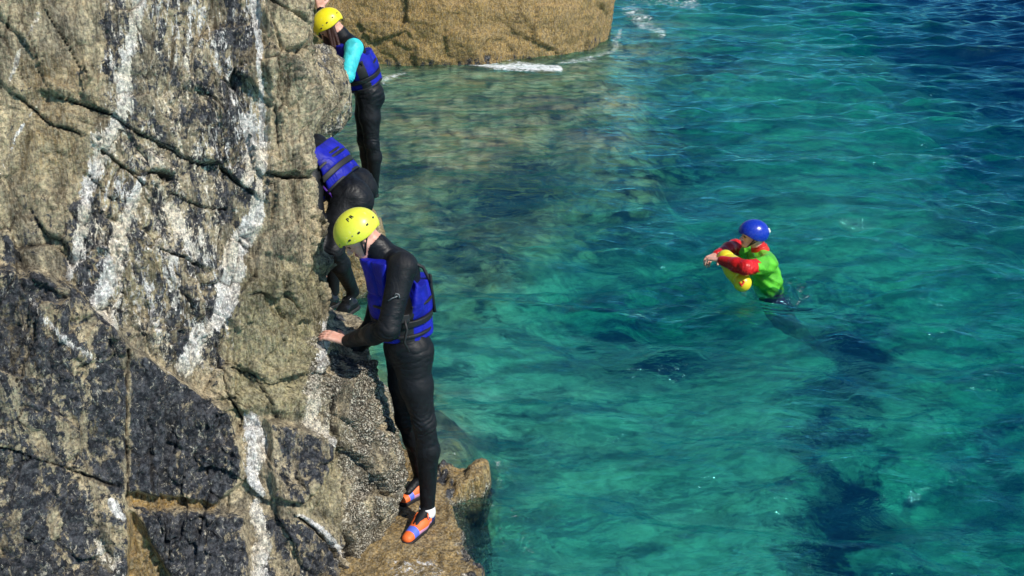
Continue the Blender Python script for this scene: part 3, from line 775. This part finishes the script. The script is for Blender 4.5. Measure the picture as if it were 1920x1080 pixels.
def helmet_mat(name, col, scuff, rough=.32):
    t = NT(name); p = t.pos(); n = t.noise(p, 38, 7, .7, .4)
    c = t.mix(t.step(n, .58, .70), col, scuff)
    c = t.mix(t.step(t.noise(p, 160, 4), .66, .72), c, tuple(x*.35 for x in col))
    t.put(t.b.inputs['Base Color'], c); t.put(t.b.inputs['Roughness'], t.step(n, .3, .7, rough-.08, rough+.2))
    t.b.inputs['Coat Weight'].default_value = .2; t.b.inputs['Coat Roughness'].default_value = .25
    t.l(t.bump(n, .12, .004), t.b.inputs['Normal']); return t.m
M['hlime'] = helmet_mat('lime_yellow_helmet', (.72, .74, .055), (.78, .76, .22))
M['hyel'] = helmet_mat('yellow_helmet', (.82, .70, .015), (.82, .76, .2))
M['hblue'] = helmet_mat('blue_helmet', (.008, .035, .42), (.03, .09, .5), .22)

def frame(f, u):
    f = nrm(f); u = np.asarray(u, float); u = nrm(u-f*(u@f)); s = np.cross(u, f)     # s points to the wearer's left
    return f, u, s
def head_prims(c, f, u, neck):
    f, u, s = frame(f, u); c = A(c)
    L = lambda x, y, z: c+s*x+f*y+u*z
    P_ = [rc(L(0, -.025, .030), L(0, .02, .035), .083, .078, 'skin', .02, s, 1.06),
          rc(L(0, .03, -.01), L(0, .045, -.075), .064, .040, 'skin', .03, s, .95),
          rc(L(0, .062, -.092), L(0, .068, -.096), .022, .020, 'skin', .02, s, .8),
          rc(L(.045, .01, -.045), L(.02, .06, -.09), .024, .016, 'skin', .02), rc(L(-.045, .01, -.045), L(-.02, .06, -.09), .024, .016, 'skin', .02),
          rc(L(0, .092, .002), L(0, .112, -.036), .008, .013, 'skin', .010), rc(L(.011, .098, -.040), L(-.011, .098, -.040), .008, .008, 'skin', .008),
          rc(L(-.04, .084, .016), L(.04, .084, .016), .009, .009, 'skin', .012),
          rc(L(-.018, .090, -.064), L(.018, .090, -.064), .006, .006, 'lip', .005), rc(L(-.014, .089, -.073), L(.014, .089, -.073), .006, .006, 'lip', .005),
          rc(L(.031, .081, -.001), L(.031, .081, -.001), .0115, .0115, 'lens', .002), rc(L(-.031, .081, -.001), L(-.031, .081, -.001), .0115, .0115, 'lens', .002)]
    for q in (-1, 1):
        P_ += [rc(L(q*.078, -.012, .018), L(q*.076, -.004, -.026), .014, .010, 'skin', .006)]
    P_ += [rc(L(0, -.025, -.035), neck, .055, .058, 'skin', .025)]
    return P_
def hand_prims(w_, d, nrm_, thumb, curl=(.25, .35, .3), sc=1.0, spread=.16):
    """wrist, pointing direction, palm normal (towards the held surface), thumb side direction"""
    d = nrm(d); n = np.asarray(nrm_, float); n = nrm(n-d*(n@d)); t = np.cross(d, n); t = t if t@np.asarray(thumb) > 0 else -t
    w_ = A(w_); o = []
    for q in (-.026, 0, .026): o.append(rc(w_+t*q*.55*sc, w_+d*.088*sc+t*q*sc, .017*sc, .0135*sc, 'skin', .012))
    for i, (q, ln) in enumerate(((.032, .072), (.011, .082), (-.011, .076), (-.031, .060))):
        p = w_+d*.088*sc+t*q*sc; dd = nrm(d+t*q*spread*30*.25)
        for j, (fr, r0, r1) in enumerate(((.45, .0098, .009), (.32, .009, .0083), (.26, .0083, .0072))):
            a = curl[j]*(1+.15*i*(1 if j else .5)); dd = nrm(dd*math.cos(a)+n*math.sin(a))
            p2 = p+dd*ln*fr*sc; o.append(rc(p, p2, r0*sc, r1*sc, 'skin', .0035)); p = p2
    p = w_+d*.022*sc+t*.022*sc; dd = nrm(d*.6+t*.8+n*.25)
    for ln, r0, r1, b in ((.042, .015, .0125, .0), (.032, .0115, .0105, .25), (.026, .0105, .0085, .3)):
        dd = nrm(dd+d*b+n*b*.5); p2 = p+dd*ln*sc; o.append(rc(p, p2, r0*sc, r1*sc, 'skin', .006)); p = p2
    return o
def limb(a, m, b, r, tg, k=.03, cuff=None, cufftag='skin', bulge=None):
    a, m, b = A(a), A(m), A(b); o = [rc(a, m, r[0], r[1], tg, k)]
    if bulge is not None:                                          # calf
        c = m+(b-m)*.32+A(bulge)*.018; o += [rc(m, c, r[1], r[1]*1.02, tg, .03), rc(c, b, r[1]*1.0, r[2], tg, .03)]
    else: o += [rc(m, b, r[1]*.97, r[2], tg, .02)]
    return o

def person(j, tg_torso='suit', tg_arm='suit', tg_leg='suit', h=.006, build=1.0, arm_tags=None):
    g = lambda k: A(j[k]); B = build; K_ = j.get('armk', 1.0)
    sh = nrm(g('shL')-g('shR')); hp = nrm(g('hipL')-g('hipR'))
    ms = (g('shL')+g('shR'))/2; mh = (g('hipL')+g('hipR'))/2
    neck = g('neck'); dn = nrm(mh-ms)
    o = [rc(ms+dn*.05, ms+dn*.20, .108*B, .105*B, tg_torso, .03, sh, .72),
         rc(ms+dn*.20, mh-dn*.13, .103*B, .096*B, tg_torso, .05, sh, .80),
         rc(mh-dn*.13, mh+dn*.0, .098*B, .108*B, tg_torso, .05, hp, .74),
         rc(g('shL')-sh*.03, g('shR')+sh*.03, .066*B, .066*B, tg_torso, .05),
         rc(neck+dn*.02, ms+dn*.03, .066*B, .10*B, tg_torso, .03), rc(neck-dn*.005+(A(j['head'])-neck)*.16, neck+dn*.02, .066, .068, j.get('coltag', tg_torso), .01)]
    if 'but' in j:
        for q in ('hipL', 'hipR'): o.append(rc(g(q)+A(j['but'])*.045+dn*.02, g(q)+A(j['but'])*.04+dn*.05, .088*B*j.get('butk', 1), .085*B*j.get('butk', 1), tg_leg, .04))
    for q in 'LR':
        ua, la = (arm_tags or {}).get(q, (tg_arm, tg_arm))
        o += [rc(g('sh'+q), g('el'+q), .064*B*(1+.4*(K_-1)), .052*B*K_, ua, .04), rc(g('el'+q), g('el'+q)+(g('wr'+q)-g('el'+q))*.35, .050*B*K_, .050*B*K_, la, .03), rc(g('el'+q)+(g('wr'+q)-g('el'+q))*.35, g('wr'+q)-(g('wr'+q)-g('el'+q))*.05, .050*B*K_, .034*B*K_, la, .03)]
        kn, an = g('kn'+q), g('an'+q); hq = g('hip'+q); cf = A(j.get('calf', (0, 0, 0)))
        o += [rc(hq, hq+(kn-hq)*.5, .094*B, .080*B, tg_leg, .04), rc(hq+(kn-hq)*.5, kn, .080*B, .056*B, tg_leg, .03)]
        c = kn+(an-kn)*.32+cf*.02; o += [rc(kn, c, .055*B, .056*B, tg_leg, .03), rc(c, an, .055*B, .036*B, tg_leg, .03)]
        if 'toe'+q in j: o.append(rc(an+nrm(g('toe'+q)-an)*0, an+(g('toe'+q)-an)*.8, .036, .026, tg_leg, .02))
        if 'hand'+q in j:
            hd = j['hand'+q]; o += [rc(g('wr'+q), g('wr'+q)+nrm(hd[0])*.01, .026, .026, 'skin', .008)]
            o += hand_prims(g('wr'+q)+nrm(hd[0])*.012, hd[0], hd[1], hd[2], hd[3] if len(hd) > 3 else (.25, .35, .3), sc=hd[4] if len(hd) > 4 else 1.0)
    o += head_prims(j['head'], j['hf'], j['hu'], neck)
    V, Q = mesh_prims(o, h)
    for q in 'LR':
        for a_, m_, b_, am in (('hip', 'kn', 'an', 1.), ('sh', 'el', 'wr', .8)):
            A0, M0, B0 = g(a_+q), g(m_+q), g(b_+q); ax_ = nrm(B0-A0); r_ = V-M0; t_ = r_@ax_
            rad = r_-t_[:, None]*ax_; rn = np.linalg.norm(rad, axis=1)+1e-6
            w_ = np.exp(-(t_/.11)**2)*sstep(.13, .08, rn)
            k_ = np.abs(np.sin(t_*math.pi/.034+5*pnoise(V*7+3)+2*pnoise(V*17)))
            V = V-rad/rn[:, None]*(.0048*am*w_*(1-k_)**1.5)[:, None]
    r_ = V-(g('hipL')+g('hipR'))/2; t_ = r_@dn; rad = r_-t_[:, None]*dn; rn = np.linalg.norm(rad, axis=1)+1e-6
    w_ = np.exp(-((t_+.05)/.12)**2)*sstep(.3, .2, rn); k_ = np.abs(np.sin(t_*math.pi/.05+5*pnoise(V*5+9)+2*pnoise(V*13)))
    V = V-rad/rn[:, None]*(.0045*w_*(1-k_)**1.5)[:, None]
    names = sorted(set(p['tag'] for p in o)); ti = tags_of(o, V[Q].mean(1), names)
    ob = mesh_np('person', V, Q, [M[n] for n in names], ti)
    return ob, o, dict(B=B, sh=sh, ms=ms, mh=mh, dn=dn, neck=neck)

def helmet(j, mat, parent, vents=True, r=(.114, .134, .118), strap=True, lift=.034):
    f, u, s = frame(j['hf'], j['hu']); c = A(j['head'])+u*lift-f*.006
    def fn(p):
        q = p-c; x = q@s; y = q@f; z = q@u
        k = np.sqrt((x/r[0])**2+(y/r[1])**2+(z/r[2])**2)
        d = (k-1)*min(r)
        e = (np.sqrt((x/(r[0]-.012))**2+(y/(r[1]-.012))**2+(z/(r[2]-.012))**2)-1)*min(r)
        cut = -(z+.034+.022*np.clip(-y/.1, -1, 1.2)-.012*np.cos(np.clip(y/.05, -3.1, 3.1))*(np.abs(x) > .04)*-1)
        return np.maximum(np.maximum(d, -e), cut)
    o = part('helmet', fn, c-.16, c+.16, .0042, [mat], parent)
    def on(th, ph, k=1.0):                                         # a point of the shell: azimuth from the front, elevation
        return c+k*(f*math.cos(th)*math.cos(ph)*r[1]+s*math.sin(th)*math.cos(ph)*r[0]+u*math.sin(ph)*r[2])
    if vents:
        for th in (-2.6, -2.1, -1.6, -1.1, 1.1, 1.6, 2.1, 2.6):
            p = on(th, .02, .99); q = on(th+.06, .02, .99)
            mesh_np('vent', *mesh_prims([rc(p, q, .0058, .0058)], .0022), [M['strap']], parent=o)
        for th in (-.5, .5, 1.35, -1.35):
            mesh_np('rivet', *mesh_prims([rc(on(th, .10, 1.0), on(th, .10, 1.0), .004, .004)], .0018), [M['buckle']], parent=o)
    if strap:
        hc = A(j['head']); L = lambda x, y, z: hc+s*x+f*y+u*z
        pts = [L(.088, .0, .01), L(.078, .02, -.03), L(.052, .045, -.085), L(0, .062, -.122), L(-.052, .045, -.085), L(-.078, .02, -.03), L(-.088, .0, .01)]
        tubes('chin_strap', [pts, [L(.086, -.05, .0), L(.076, .0, -.04), L(.055, .04, -.082)], [L(-.086, -.05, .0), L(-.076, .0, -.04), L(-.055, .04, -.082)]], M['strap'], o, .0055)
    return o, on

def vest(B_, j, parent, mat='blue', thick=.042, top=.045, low=.40, waist=.30, front=None):
    """padded buoyancy vest round the chest, open at neck and arms"""
    sh, ms, mh, dn, neck = B_['sh'], B_['ms'], B_['mh'], B_['dn'], B_['neck']
    fw = nrm(np.cross(sh, dn)) if front is None else nrm(front); fw = nrm(fw-dn*(fw@dn))
    bb = B_['B']; pr = [rc(ms+dn*.02, ms+dn*.20, .106*bb, .108*bb, 'a', .03, sh, .74), rc(ms+dn*.20, ms+dn*low, .106*bb, .100*bb, 'a', .05, sh, .78), rc(neck+dn*.03, ms+dn*.05, .066*bb, .098*bb, 'a', .04, sh, .75)]
    base = field(pr); arms = []
    for q in 'LR':
        S_, E_ = A(j['sh'+q]), A(j['el'+q]); out = sh if q == 'L' else -sh
        arms.append(rc(S_+out*.005, S_+nrm(E_-S_)*.22+out*.03, .074, .118, 'a', .01)); arms.append(rc(S_+out*.02-dn*.02, S_+out*.16, .085, .1, 'a', .01))
    af = field(arms); nf = field([rc(neck+dn*.01, neck-dn*.2, .062, .085, 'a', .01)])
    lo = np.minimum(ms, ms+dn*low)-.34; hi = np.maximum(ms, ms+dn*low)+.34
    def outer(p):
        q = p-ms; z = q@dn; x = q@sh; y = q@fw
        g = thick + .008*np.cos(x*30) - .016*np.exp(-((z-waist)/.018)**2) - .012*np.exp(-((z-.13)/.010)**2)*(y < 0) - .012*np.exp(-(x/.008)**2)*(y > 0) - .010*np.exp(-((np.abs(x)-.085)/.008)**2)
        return base(p)-g, z
    def fn(p):
        d, z = outer(p)
        d = np.maximum(d, z-low); d = np.maximum(d, -(z+top+.02-.15*np.clip(((p-ms)@fw+.02)/.10, 0, 1))); sm = lambda a, b, k=.02: -smin(-a, -b, k)
        d = sm(d, -af(p)); d = sm(d, -nf(p)); return d
    o = part('buoyancy_vest', fn, lo, hi, .006, [M[mat], M['strap']], parent, lambda c: ((np.abs((c-ms)@fw+.02) < .040) & (np.abs((c-ms)@sh) > .09) & ((c-ms)@dn > .10)).astype(int))
    def belt(zc, wid, th=.010):
        def fb(p):
            q = p-ms; z = q@dn; x = q@sh; d = base(p)-(thick-.004)
            return np.maximum(np.maximum(np.abs(d)-th, np.abs(z-zc)-wid), -af(p))
        return part('strap', fb, lo, hi, .005, [M['strap']], o)
    belt(waist, .019)
    belt(waist+.075, .009, .007)
    belt(waist-.10, .008, .006)
    return o, belt, fw
def boxy(name, c, d, n, size, mat, parent, rnd=.004):
    d = nrm(d); n = nrm(np.asarray(n)-d*(np.asarray(n)@d)); t = np.cross(d, n); c = A(c)
    def fn(p):
        q = p-c; v = np.stack([np.abs(q@d)-size[0]/2+rnd, np.abs(q@t)-size[1]/2+rnd, np.abs(q@n)-size[2]/2+rnd], -1)
        return np.linalg.norm(np.maximum(v, 0), axis=-1)+np.minimum(v.max(-1), 0)-rnd
    m = max(size); return part(name, fn, c-m, c+m, max(.002, m/22), [mat], parent)

def boot(heel, toe, up, parent, mats, kind='boot'):
    """shoe: heel and toe are points on the ground under the sole"""
    heel, toe = A(heel), A(toe); up = nrm(up); L = np.linalg.norm(toe-heel); f = nrm(toe-heel); up = nrm(up-f*(up@f)); s = np.cross(up, f)
    Q = lambda y, x, z: heel+f*y*L+s*x+up*z
    ups = [rc(Q(.13, 0, .050), Q(.42, 0, .052), .040, .040, 'a', .02, s, 1.05), rc(Q(.42, 0, .050), Q(.88, 0, .030), .043, .030, 'a', .03, s, .88), rc(Q(.16, 0, .06), Q(.20, 0, .105), .041, .040, 'a', .02)]
    uf = field(ups); sf = field([rc(Q(.13, 0, 0), Q(.45, 0, 0), .040, .038, 'a', .02, None, 1), rc(Q(.45, 0, 0), Q(.87, 0, 0), .040, .040, 'a', .03, s, .92)])
    def loc(p): q = p-heel; return (q@f)/L, q@s, q@up
    hole = field([rc(Q(.17, 0, .10), Q(.2, 0, .2), .034, .034, 'a', .01)])
    def fu(p):
        y, x, z = loc(p); d = uf(p); d = np.maximum(d, .014-z); return np.maximum(np.maximum(d, z-(.112 if kind == 'boot' else .090)), -hole(p) if kind != 'boot' else -9)
    def fs(p):
        y, x, z = loc(p); q = p-up*z[..., None]; zb = .010+.008*np.clip((y-.8)/.2, 0, 1)
        return np.maximum(sf(q), np.abs(z-.012-.0*zb)-.013)
    def tg(c):
        y, x, z = loc(c)
        if len(mats) == 1: return np.zeros(len(c), int)
        m = np.full(len(c), 1)                                     # lilac sides
        m[(y > .22) & (y < .70) & (z > .048)] = 0; m[(np.abs(x) < .033) & (y > .22) & (y < .7)] = 0      # orange tongue and lace panel
        m[(y > .66) & (y < .80)] = 2; m[(y >= .80)] = 0
        m[(y < .22) | ((z > .070) & (y < .34))] = 3
        m[z < .022] = 0
        return m
    o = part('boot' if kind == 'boot' else 'shoe', fu, np.minimum(heel, toe)-.16, np.maximum(heel, toe)+.16, .0045, mats, parent, tg)
    part('sole', fs, np.minimum(heel, toe)-.08, np.maximum(heel, toe)+.08, .0045, [M['strap']], o)
    if kind != 'boot':
        ln = []
        for a in (.34, .41, .48, .55, .61):
            h_ = .098-.06*(a-.34)
            ln.append([Q(a, -.026, h_-.018), Q(a+.02, 0, h_+.0), Q(a, .026, h_-.018)]); ln.append([Q(a, .026, h_-.018), Q(a+.05, 0, h_-.001), Q(a+.06, -.024, h_-.022)])
        ln.append([Q(.33, 0, .098), Q(.30, .03, .105), Q(.36, .045, .085)]); ln.append([Q(.33, 0, .098), Q(.36, -.03, .105), Q(.42, -.042, .08)]); ln.append([Q(.33, 0, .1), Q(.42, .03, .088), Q(.47, .04, .07)])
        tubes('laces', ln, M['orange'], o, .0038)
        sk = field([rc(Q(.16, 0, .085), Q(.17, 0, .118), .050, .048, 'a')])
        part('sock', lambda p: np.maximum(sk(p), (p-heel)@up-.126), Q(.17, 0, .1)-.1, Q(.17, 0, .1)+.1, .0045, [M['white']], o)
    return o
def lens(j):
    d = lambda a, b: round(float((A(j[a])-A(j[b])).dot(A(j[a])-A(j[b]))**.5), 2)
    print('LEN', {k: d(*k.split('-')) for k in ('shL-elL', 'elL-wrL', 'shR-elR', 'elR-wrR', 'shL-shR', 'shL-hipL', 'hipL-knL', 'knL-anL', 'hipR-knR', 'knR-anR', 'head-neck')})

# ---- near climber
GZ = .085
hl, tl = PZ(810, 975, GZ), PZ(758, 1024, GZ); hr, tr_ = PZ(800, 918, GZ), PZ(752, 948, GZ)
fl, fr_ = nrm(tl-hl), nrm(tr_-hr)
J = dict(head=P(675, 441, 5.68), hf=(-.72, -.22, -.60), hu=(-.50, .0, .80), neck=P(715, 468, 5.68), shL=P(755, 501, 5.50), shR=P(730, 492, 5.86),
         elL=P(728, 618, 5.36), wrL=P(651, 640, 5.60), elR=P(700, 612, 5.92), wrR=P(655, 668, 5.86),
         hipL=P(766, 652, 5.56), hipR=P(756, 650, 5.74), knL=P(795, 792, 5.50), knR=P(762, 785, 5.72),
         anL=A(hl)+fl*.045+np.array([0, 0, .11]), anR=A(hr)+fr_*.045+np.array([0, 0, .11]), toeL=A(hl)+fl*.2+np.array([0, 0, .05]), toeR=A(hr)+fr_*.2+np.array([0, 0, .05]),
         calf=(.9, 0, 0), but=(.9, 0, 0),
         handL=((-.88, .30, .18), (-.15, .25, -.9), (.1, .4, .6), (.15, .25, .25), 1.0), handR=((-.9, .2, .3), (-.3, .3, -.9), (0, -.5, .5), (.3, .4, .3), 1.0))
lens(J)
p1, o1, b1 = person(J, h=.005, build=1.16)
tag(p1, 'climber in a black wetsuit, lime yellow helmet and orange shoes standing on the low ledge', 'person')
h1, on1 = helmet(J, M['hlime'], p1)
v1_, belt1, fw1 = vest(b1, J, p1, low=.40, waist=.285)
boot(hl, tl, (0, 0, 1), p1, [M['orange'], M['lilac'], M['shoeblue'], M['shoenavy']], 'shoe')
boot(hr, tr_, (0, 0, 1), p1, [M['orange'], M['lilac'], M['shoeblue'], M['shoenavy']], 'shoe')
# two letters on the side of the helmet
def letters(on, strokes, mat, parent, th0, ph0, sw=.16, shh=.20, gap=.24):
    for k, st in enumerate(strokes):
        ls = []
        for pl in st:
            ls.append([on(th0+gap*k+sw*x, ph0+shh*y, 1.005) for x, y in pl])
        tubes('lettering', ls, mat, parent, .0026)
LP = [[(0, 0), (0, .5), (0, 1)], [(0, 1), (.6, .95), (.7, .75), (.6, .55), (0, .5)]]
LN = [[(0, 0), (0, .5), (0, 1)], [(0, 1), (.35, .5), (.7, 0)], [(.7, 0), (.7, .5), (.7, 1)]]
letters(on1, [LP, LN], M['strap'], h1, 1.65, .72)
# buckles, hanging strap ends and shoulder webbing
ms, dn, sh = b1['ms'], b1['dn'], b1['sh']
sd = nrm(sh*.9-fw1*.25); bp = ms+dn*.285+sh*.235-fw1*.03
boxy('buckle', bp, dn, sh, (.045, .055, .018), M['strap'], v1_)
boxy('buckle', bp-fw1*.07-sh*.03+dn*.01, dn, sh*.7-fw1*.7, (.040, .050, .018), M['buckle'], v1_)
tubes('strap_end', [[bp, bp+dn*.06+sh*.03, bp+dn*.13+sh*.01-fw1*.02, bp+dn*.19+sh*.015], [bp-fw1*.03, bp-fw1*.05+dn*.05+sh*.02, bp-fw1*.055+dn*.10]], M['strap'], v1_, .008)
fp = ms+fw1*.155+dn*.10+sh*.09
tubes('webbing', [[ms-dn*.045+sh*.10+fw1*.02, ms+fw1*.13+sh*.10+dn*.03, ms+fw1*.165+sh*.09+dn*.12, ms+fw1*.17+sh*.09+dn*.3]], M['strap'], v1_, .010)
boxy('buckle', fp+fw1*.012, dn, fw1, (.045, .035, .014), M['strap'], v1_)

lc = A(J['shL'])+(A(J['elL'])-A(J['shL']))*.45+np.array([.0, -.071, .02])
M['logo'] = simple('grey_print', (.16, .17, .18), .6)
tubes('sleeve_logo', [[lc+np.array([-.035, -.003, -.022]), lc+np.array([-.01, -.006, -.004]), lc+np.array([.015, -.005, .006])], [lc+np.array([0, -.006, .002]), lc+np.array([.008, -.006, .022]), lc+np.array([.022, -.004, .016]), lc+np.array([.026, -.003, -.004])]], M['logo'], p1, .004)
# ---- crouching climber, seen from behind, head tucked in behind the rock
y0 = 7.0
hl2, tl2 = P(672, 577, 6.98), P(628, 603, 6.90)
J2 = dict(head=P(538, 292, 7.40), hf=(-.8, .2, -.5), hu=(-.4, .1, .9), neck=P(556, 306, 7.28), shL=P(582, 322, 6.98), shR=P(594, 272, 7.34),
          elL=P(592, 418, 6.80), wrL=P(605, 515, 6.62), elR=P(580, 330, 7.6), wrR=P(570, 400, 7.6),
          butk=1.28, hipL=P(648, 372, 6.98), hipR=P(656, 350, 7.22), knL=P(626, 470, 6.72), knR=P(620, 455, 7.15),
          anL=A(hl2)+np.array([-.03, 0, .12]), anR=P(625, 545, 7.25), toeL=A(tl2)+np.array([.05, 0, .05]), toeR=P(605, 575, 7.2), but=(.75, 0, .5),
          handL=((.10, -.1, -.9), (-.8, -.1, -.1), (-.1, -.8, 0), (.3, .5, .4), .95), handR=((-.3, .3, -.9), (-.5, .3, -.3), (0, -.8, 0)))
lens(J2)
p2, o2, b2 = person(J2, h=.0065, build=1.15)
tag(p2, 'crouching climber in black wetsuit and blue vest squeezed between rock and standing climber', 'person')
helmet(J2, M['hyel'], p2)
b2v = dict(b2); b2v['ms'] = b2['ms']-b2['dn']*.10; J2v = dict(J2); J2v['shR'] = J2['shR']+Vector((.3, 1.2, .3)); J2v['elR'] = J2['elR']+Vector((.3, 1.4, .3))
b2v['neck'] = b2['neck']-b2['dn']*.06
v2_, belt2, fw2 = vest(b2v, J2v, p2, low=.35, waist=.27, thick=.050)
belt2(.20, .010)
ms2, dn2, sh2 = b2['ms'], b2['dn'], b2['sh']
tubes('webbing', [[ms2+sh2*.17+dn2*.02, ms2+sh2*.215+dn2*.15, ms2+sh2*.20+dn2*.30, ms2+sh2*.16+dn2*.42], [ms2+sh2*.215+dn2*.2, ms2+sh2*.26+dn2*.3, ms2+sh2*.24+dn2*.4]], M['purple'], v2_, .009)
boot(hl2, tl2, (0, 0, 1), p2, [M['boot']]); boot(A(J2['anR'])+np.array([.03, 0, -.11]), A(J2['toeR'])+np.array([-.06, 0, -.05]), (0, 0, 1), p2, [M['boot']])

# ---- far climber with turquoise sleeve
J3 = dict(head=P(619, 50, 9.40), hf=(-.70, -.12, -.66), hu=(-.55, .05, .78), neck=P(640, 66, 9.42), shL=P(664, 90, 9.20), shR=P(644, 84, 9.62),
          elL=P(651, 142, 9.00), wrL=P(618, 150, 9.25), elR=P(608, 60, 9.72), wrR=P(602, 18, 9.76),
          hipL=P(690, 172, 9.36), hipR=P(688, 168, 9.56), knL=P(697, 268, 9.32), knR=P(683, 262, 9.5), anL=P(701, 350, 9.38), anR=P(690, 352, 9.6),
          toeL=P(682, 366, 9.32), toeR=P(672, 368, 9.56), calf=(.9, 0, 0), but=(.8, 0, .0),
          handL=((-.8, .2, .1), (-.3, .3, -.9), (0, .5, .6)), handR=((-.1, .1, .95), (-.2, .9, 0), (.8, 0, 0), (.1, .2, .2), 1.1))
lens(J3)
p3_, o3, b3 = person(J3, h=.0065, build=1.12, arm_tags={'L': ('cyan', 'cyan')})
tag(p3_, 'climber in bright yellow helmet with a turquoise sleeve farthest along the rock', 'person')
helmet(J3, M['hyel'], p3_, r=(.118, .138, .122))
v3_, belt3, fw3 = vest(b3, J3, p3_, low=.36, waist=.27)
def hairf():
    r = np.random.default_rng(3); pr = []
    f, u, s = frame(J3['hf'], J3['hu']); c = A(J3['head'])
    for i in range(9):
        a = c+s*(.05*math.cos(i*2.1)+.03)+f*(.02+.05*math.sin(i*1.7))-u*.01; b = a+np.array([r.normal()*.012+.01, -.02, -.16]); d = b+np.array([r.normal()*.02+.03, -.01, -.17-.05*r.random()])
        pr += [rc(a, b, .020, .016, 'a', .006), rc(b, d, .016, .005, 'a', .006)]
    return mesh_np('hair', *mesh_prims(pr, .004), [M['hair']], parent=p3_)
hairf()
boot(P(706, 368, 9.40), P(678, 376, 9.32), (0, 0, 1), p3_, [M['boot']]); boot(P(698, 366, 9.62), P(670, 372, 9.55), (0, 0, 1), p3_, [M['boot']])

# ---- swimmer with rescue float
yy = 9.45
PS = lambda a, b, y: P(a, b, y+.25)
J4 = dict(coltag='red', head=PS(1411, 442, yy), hf=(-.96, -.16, .10), hu=(.10, 0, 1), neck=PS(1424, 466, yy+.02), shL=PS(1440, 496, 9.22), shR=PS(1414, 480, 9.66),
          elL=PS(1398, 502, 9.02), wrL=PS(1352, 488, 9.22), elR=PS(1378, 462, 9.74), wrR=PS(1343, 478, 9.46),
          hipL=PS(1454, 572, 9.28), hipR=PS(1446, 568, 9.54), knL=P(1488, 612, 9.30), knR=P(1462, 604, 9.62), anL=P(1530, 648, 9.35), anR=P(1512, 636, 9.72), toeL=P(1552, 662, 9.4), toeR=P(1536, 650, 9.78), armk=1.22,
          handL=((-.80, .50, -.05), (-.25, .0, -.95), (.1, .3, .9), (.55, .8, .7), 1.1), handR=((-.70, -.70, -.05), (-.2, -.1, -.95), (.3, -.2, .9), (.5, .8, .7), 1.1))
lens(J4)
p4, o4, b4 = person(J4, 'navy', 'red', 'navy', h=.0065, build=1.1, arm_tags={})
tag(p4, 'swimmer in blue helmet, green top and red sleeves leaning on a rescue float', 'person')
h4, on4 = helmet(J4, M['hblue'], p4, r=(.124, .146, .124), vents=False)
mesh_np('sticker', *mesh_prims([rc(on4(2.75, .25, .985), on4(2.7, .45, .985), .014, .012)], .003), [M['white']], parent=h4)
ms, mh, dn, sh = b4['ms'], b4['mh'], b4['dn'], b4['sh']
tp = [rc(ms+dn*.04, ms+dn*.20, .120, .117, 'a', .03, sh, .70), rc(ms+dn*.20, ms+dn*.46, .116, .113, 'a', .05, sh, .76), rc(A(J4['shL'])-sh*.03, A(J4['shR'])+sh*.03, .076, .076, 'a', .05), rc(b4['neck']+dn*.02, ms+dn*.03, .055, .085, 'a', .03)]
for q in 'LR': tp.append(rc(J4['sh'+q], A(J4['sh'+q])+(A(J4['el'+q])-A(J4['sh'+q]))*.72, .072, .060, 'a', .035))
tf = field(tp); nk = b4['neck']
cutn = field([rc(nk+dn*.015, nk-dn*.2, .062, .09, 'a')])
cuts = []
for q in 'LR':
    S_, E_ = A(J4['sh'+q]), A(J4['el'+q]); cuts.append((S_+(E_-S_)*.70, nrm(E_-S_)))
def topf(p):
    d = tf(p)-.014-.004*np.sin(p[..., 2]*70+p[..., 0]*40); z = (p-ms)@dn; d = np.maximum(d, z-.34); d = np.maximum(d, -cutn(p))
    for c_, n_ in cuts:
        q = (p-c_); near = np.linalg.norm(q, axis=-1)
        d = np.where(near < .11, np.maximum(d, q@n_), d)
    return d
part('rash_top', topf, ms-.45, ms+.45, .006, [M['green']], p4)
cn = field([rc(nk+dn*.03, nk-dn*.01, .088, .078, 'a')]); cn2 = field([rc(nk+dn*.1, nk-dn*.1, .058, .058, 'a')])
part('collar', lambda p: np.maximum(np.maximum(cn(p), -cn2(p)), np.abs((p-nk)@dn-.005)-.032), nk-.16, nk+.16, .005, [M['redmark']], p4)
# float
fa_, fm_, fb_ = A(PS(1360, 484, 9.40)), A(PS(1380, 505, 9.24)), A(PS(1392, 530, 9.10))
ff_ = field([rc(fa_, fm_, .080, .100, 'a', .05), rc(fm_, fb_, .100, .084, 'a', .05)])
ctr = (fa_+fb_)/2; dirf = nrm(fb_-fa_)
def flt(p):
    t_ = (p-ctr)@dirf; return ff_(p)+.010*np.exp(-((np.abs(t_)-.14)/.012)**2)
fo = part('rescue_float', flt, ctr-.42, ctr+.42, .006, [M['yel']], None)
tag(fo, 'yellow torpedo rescue float held under the swimmer\'s arms', 'rescue float')
vw = nrm(np.array([0, 0, CAM_H])-fb_); up_ = nrm(np.cross(vw, dirf))
mp = fb_+vw*.084-dirf*.005
mesh_np('red_marking', *mesh_prims([rc(mp-dirf*.035-up_*.02, mp+dirf*.03-up_*.022, .009, .009, 'a', .003), rc(mp-dirf*.035-up_*.02, mp+up_*.015, .009, .008, 'a', .003), rc(mp+dirf*.03-up_*.022, mp+up_*.015+dirf*.01, .008, .008, 'a', .003)], .003), [M['redmark']], parent=fo)
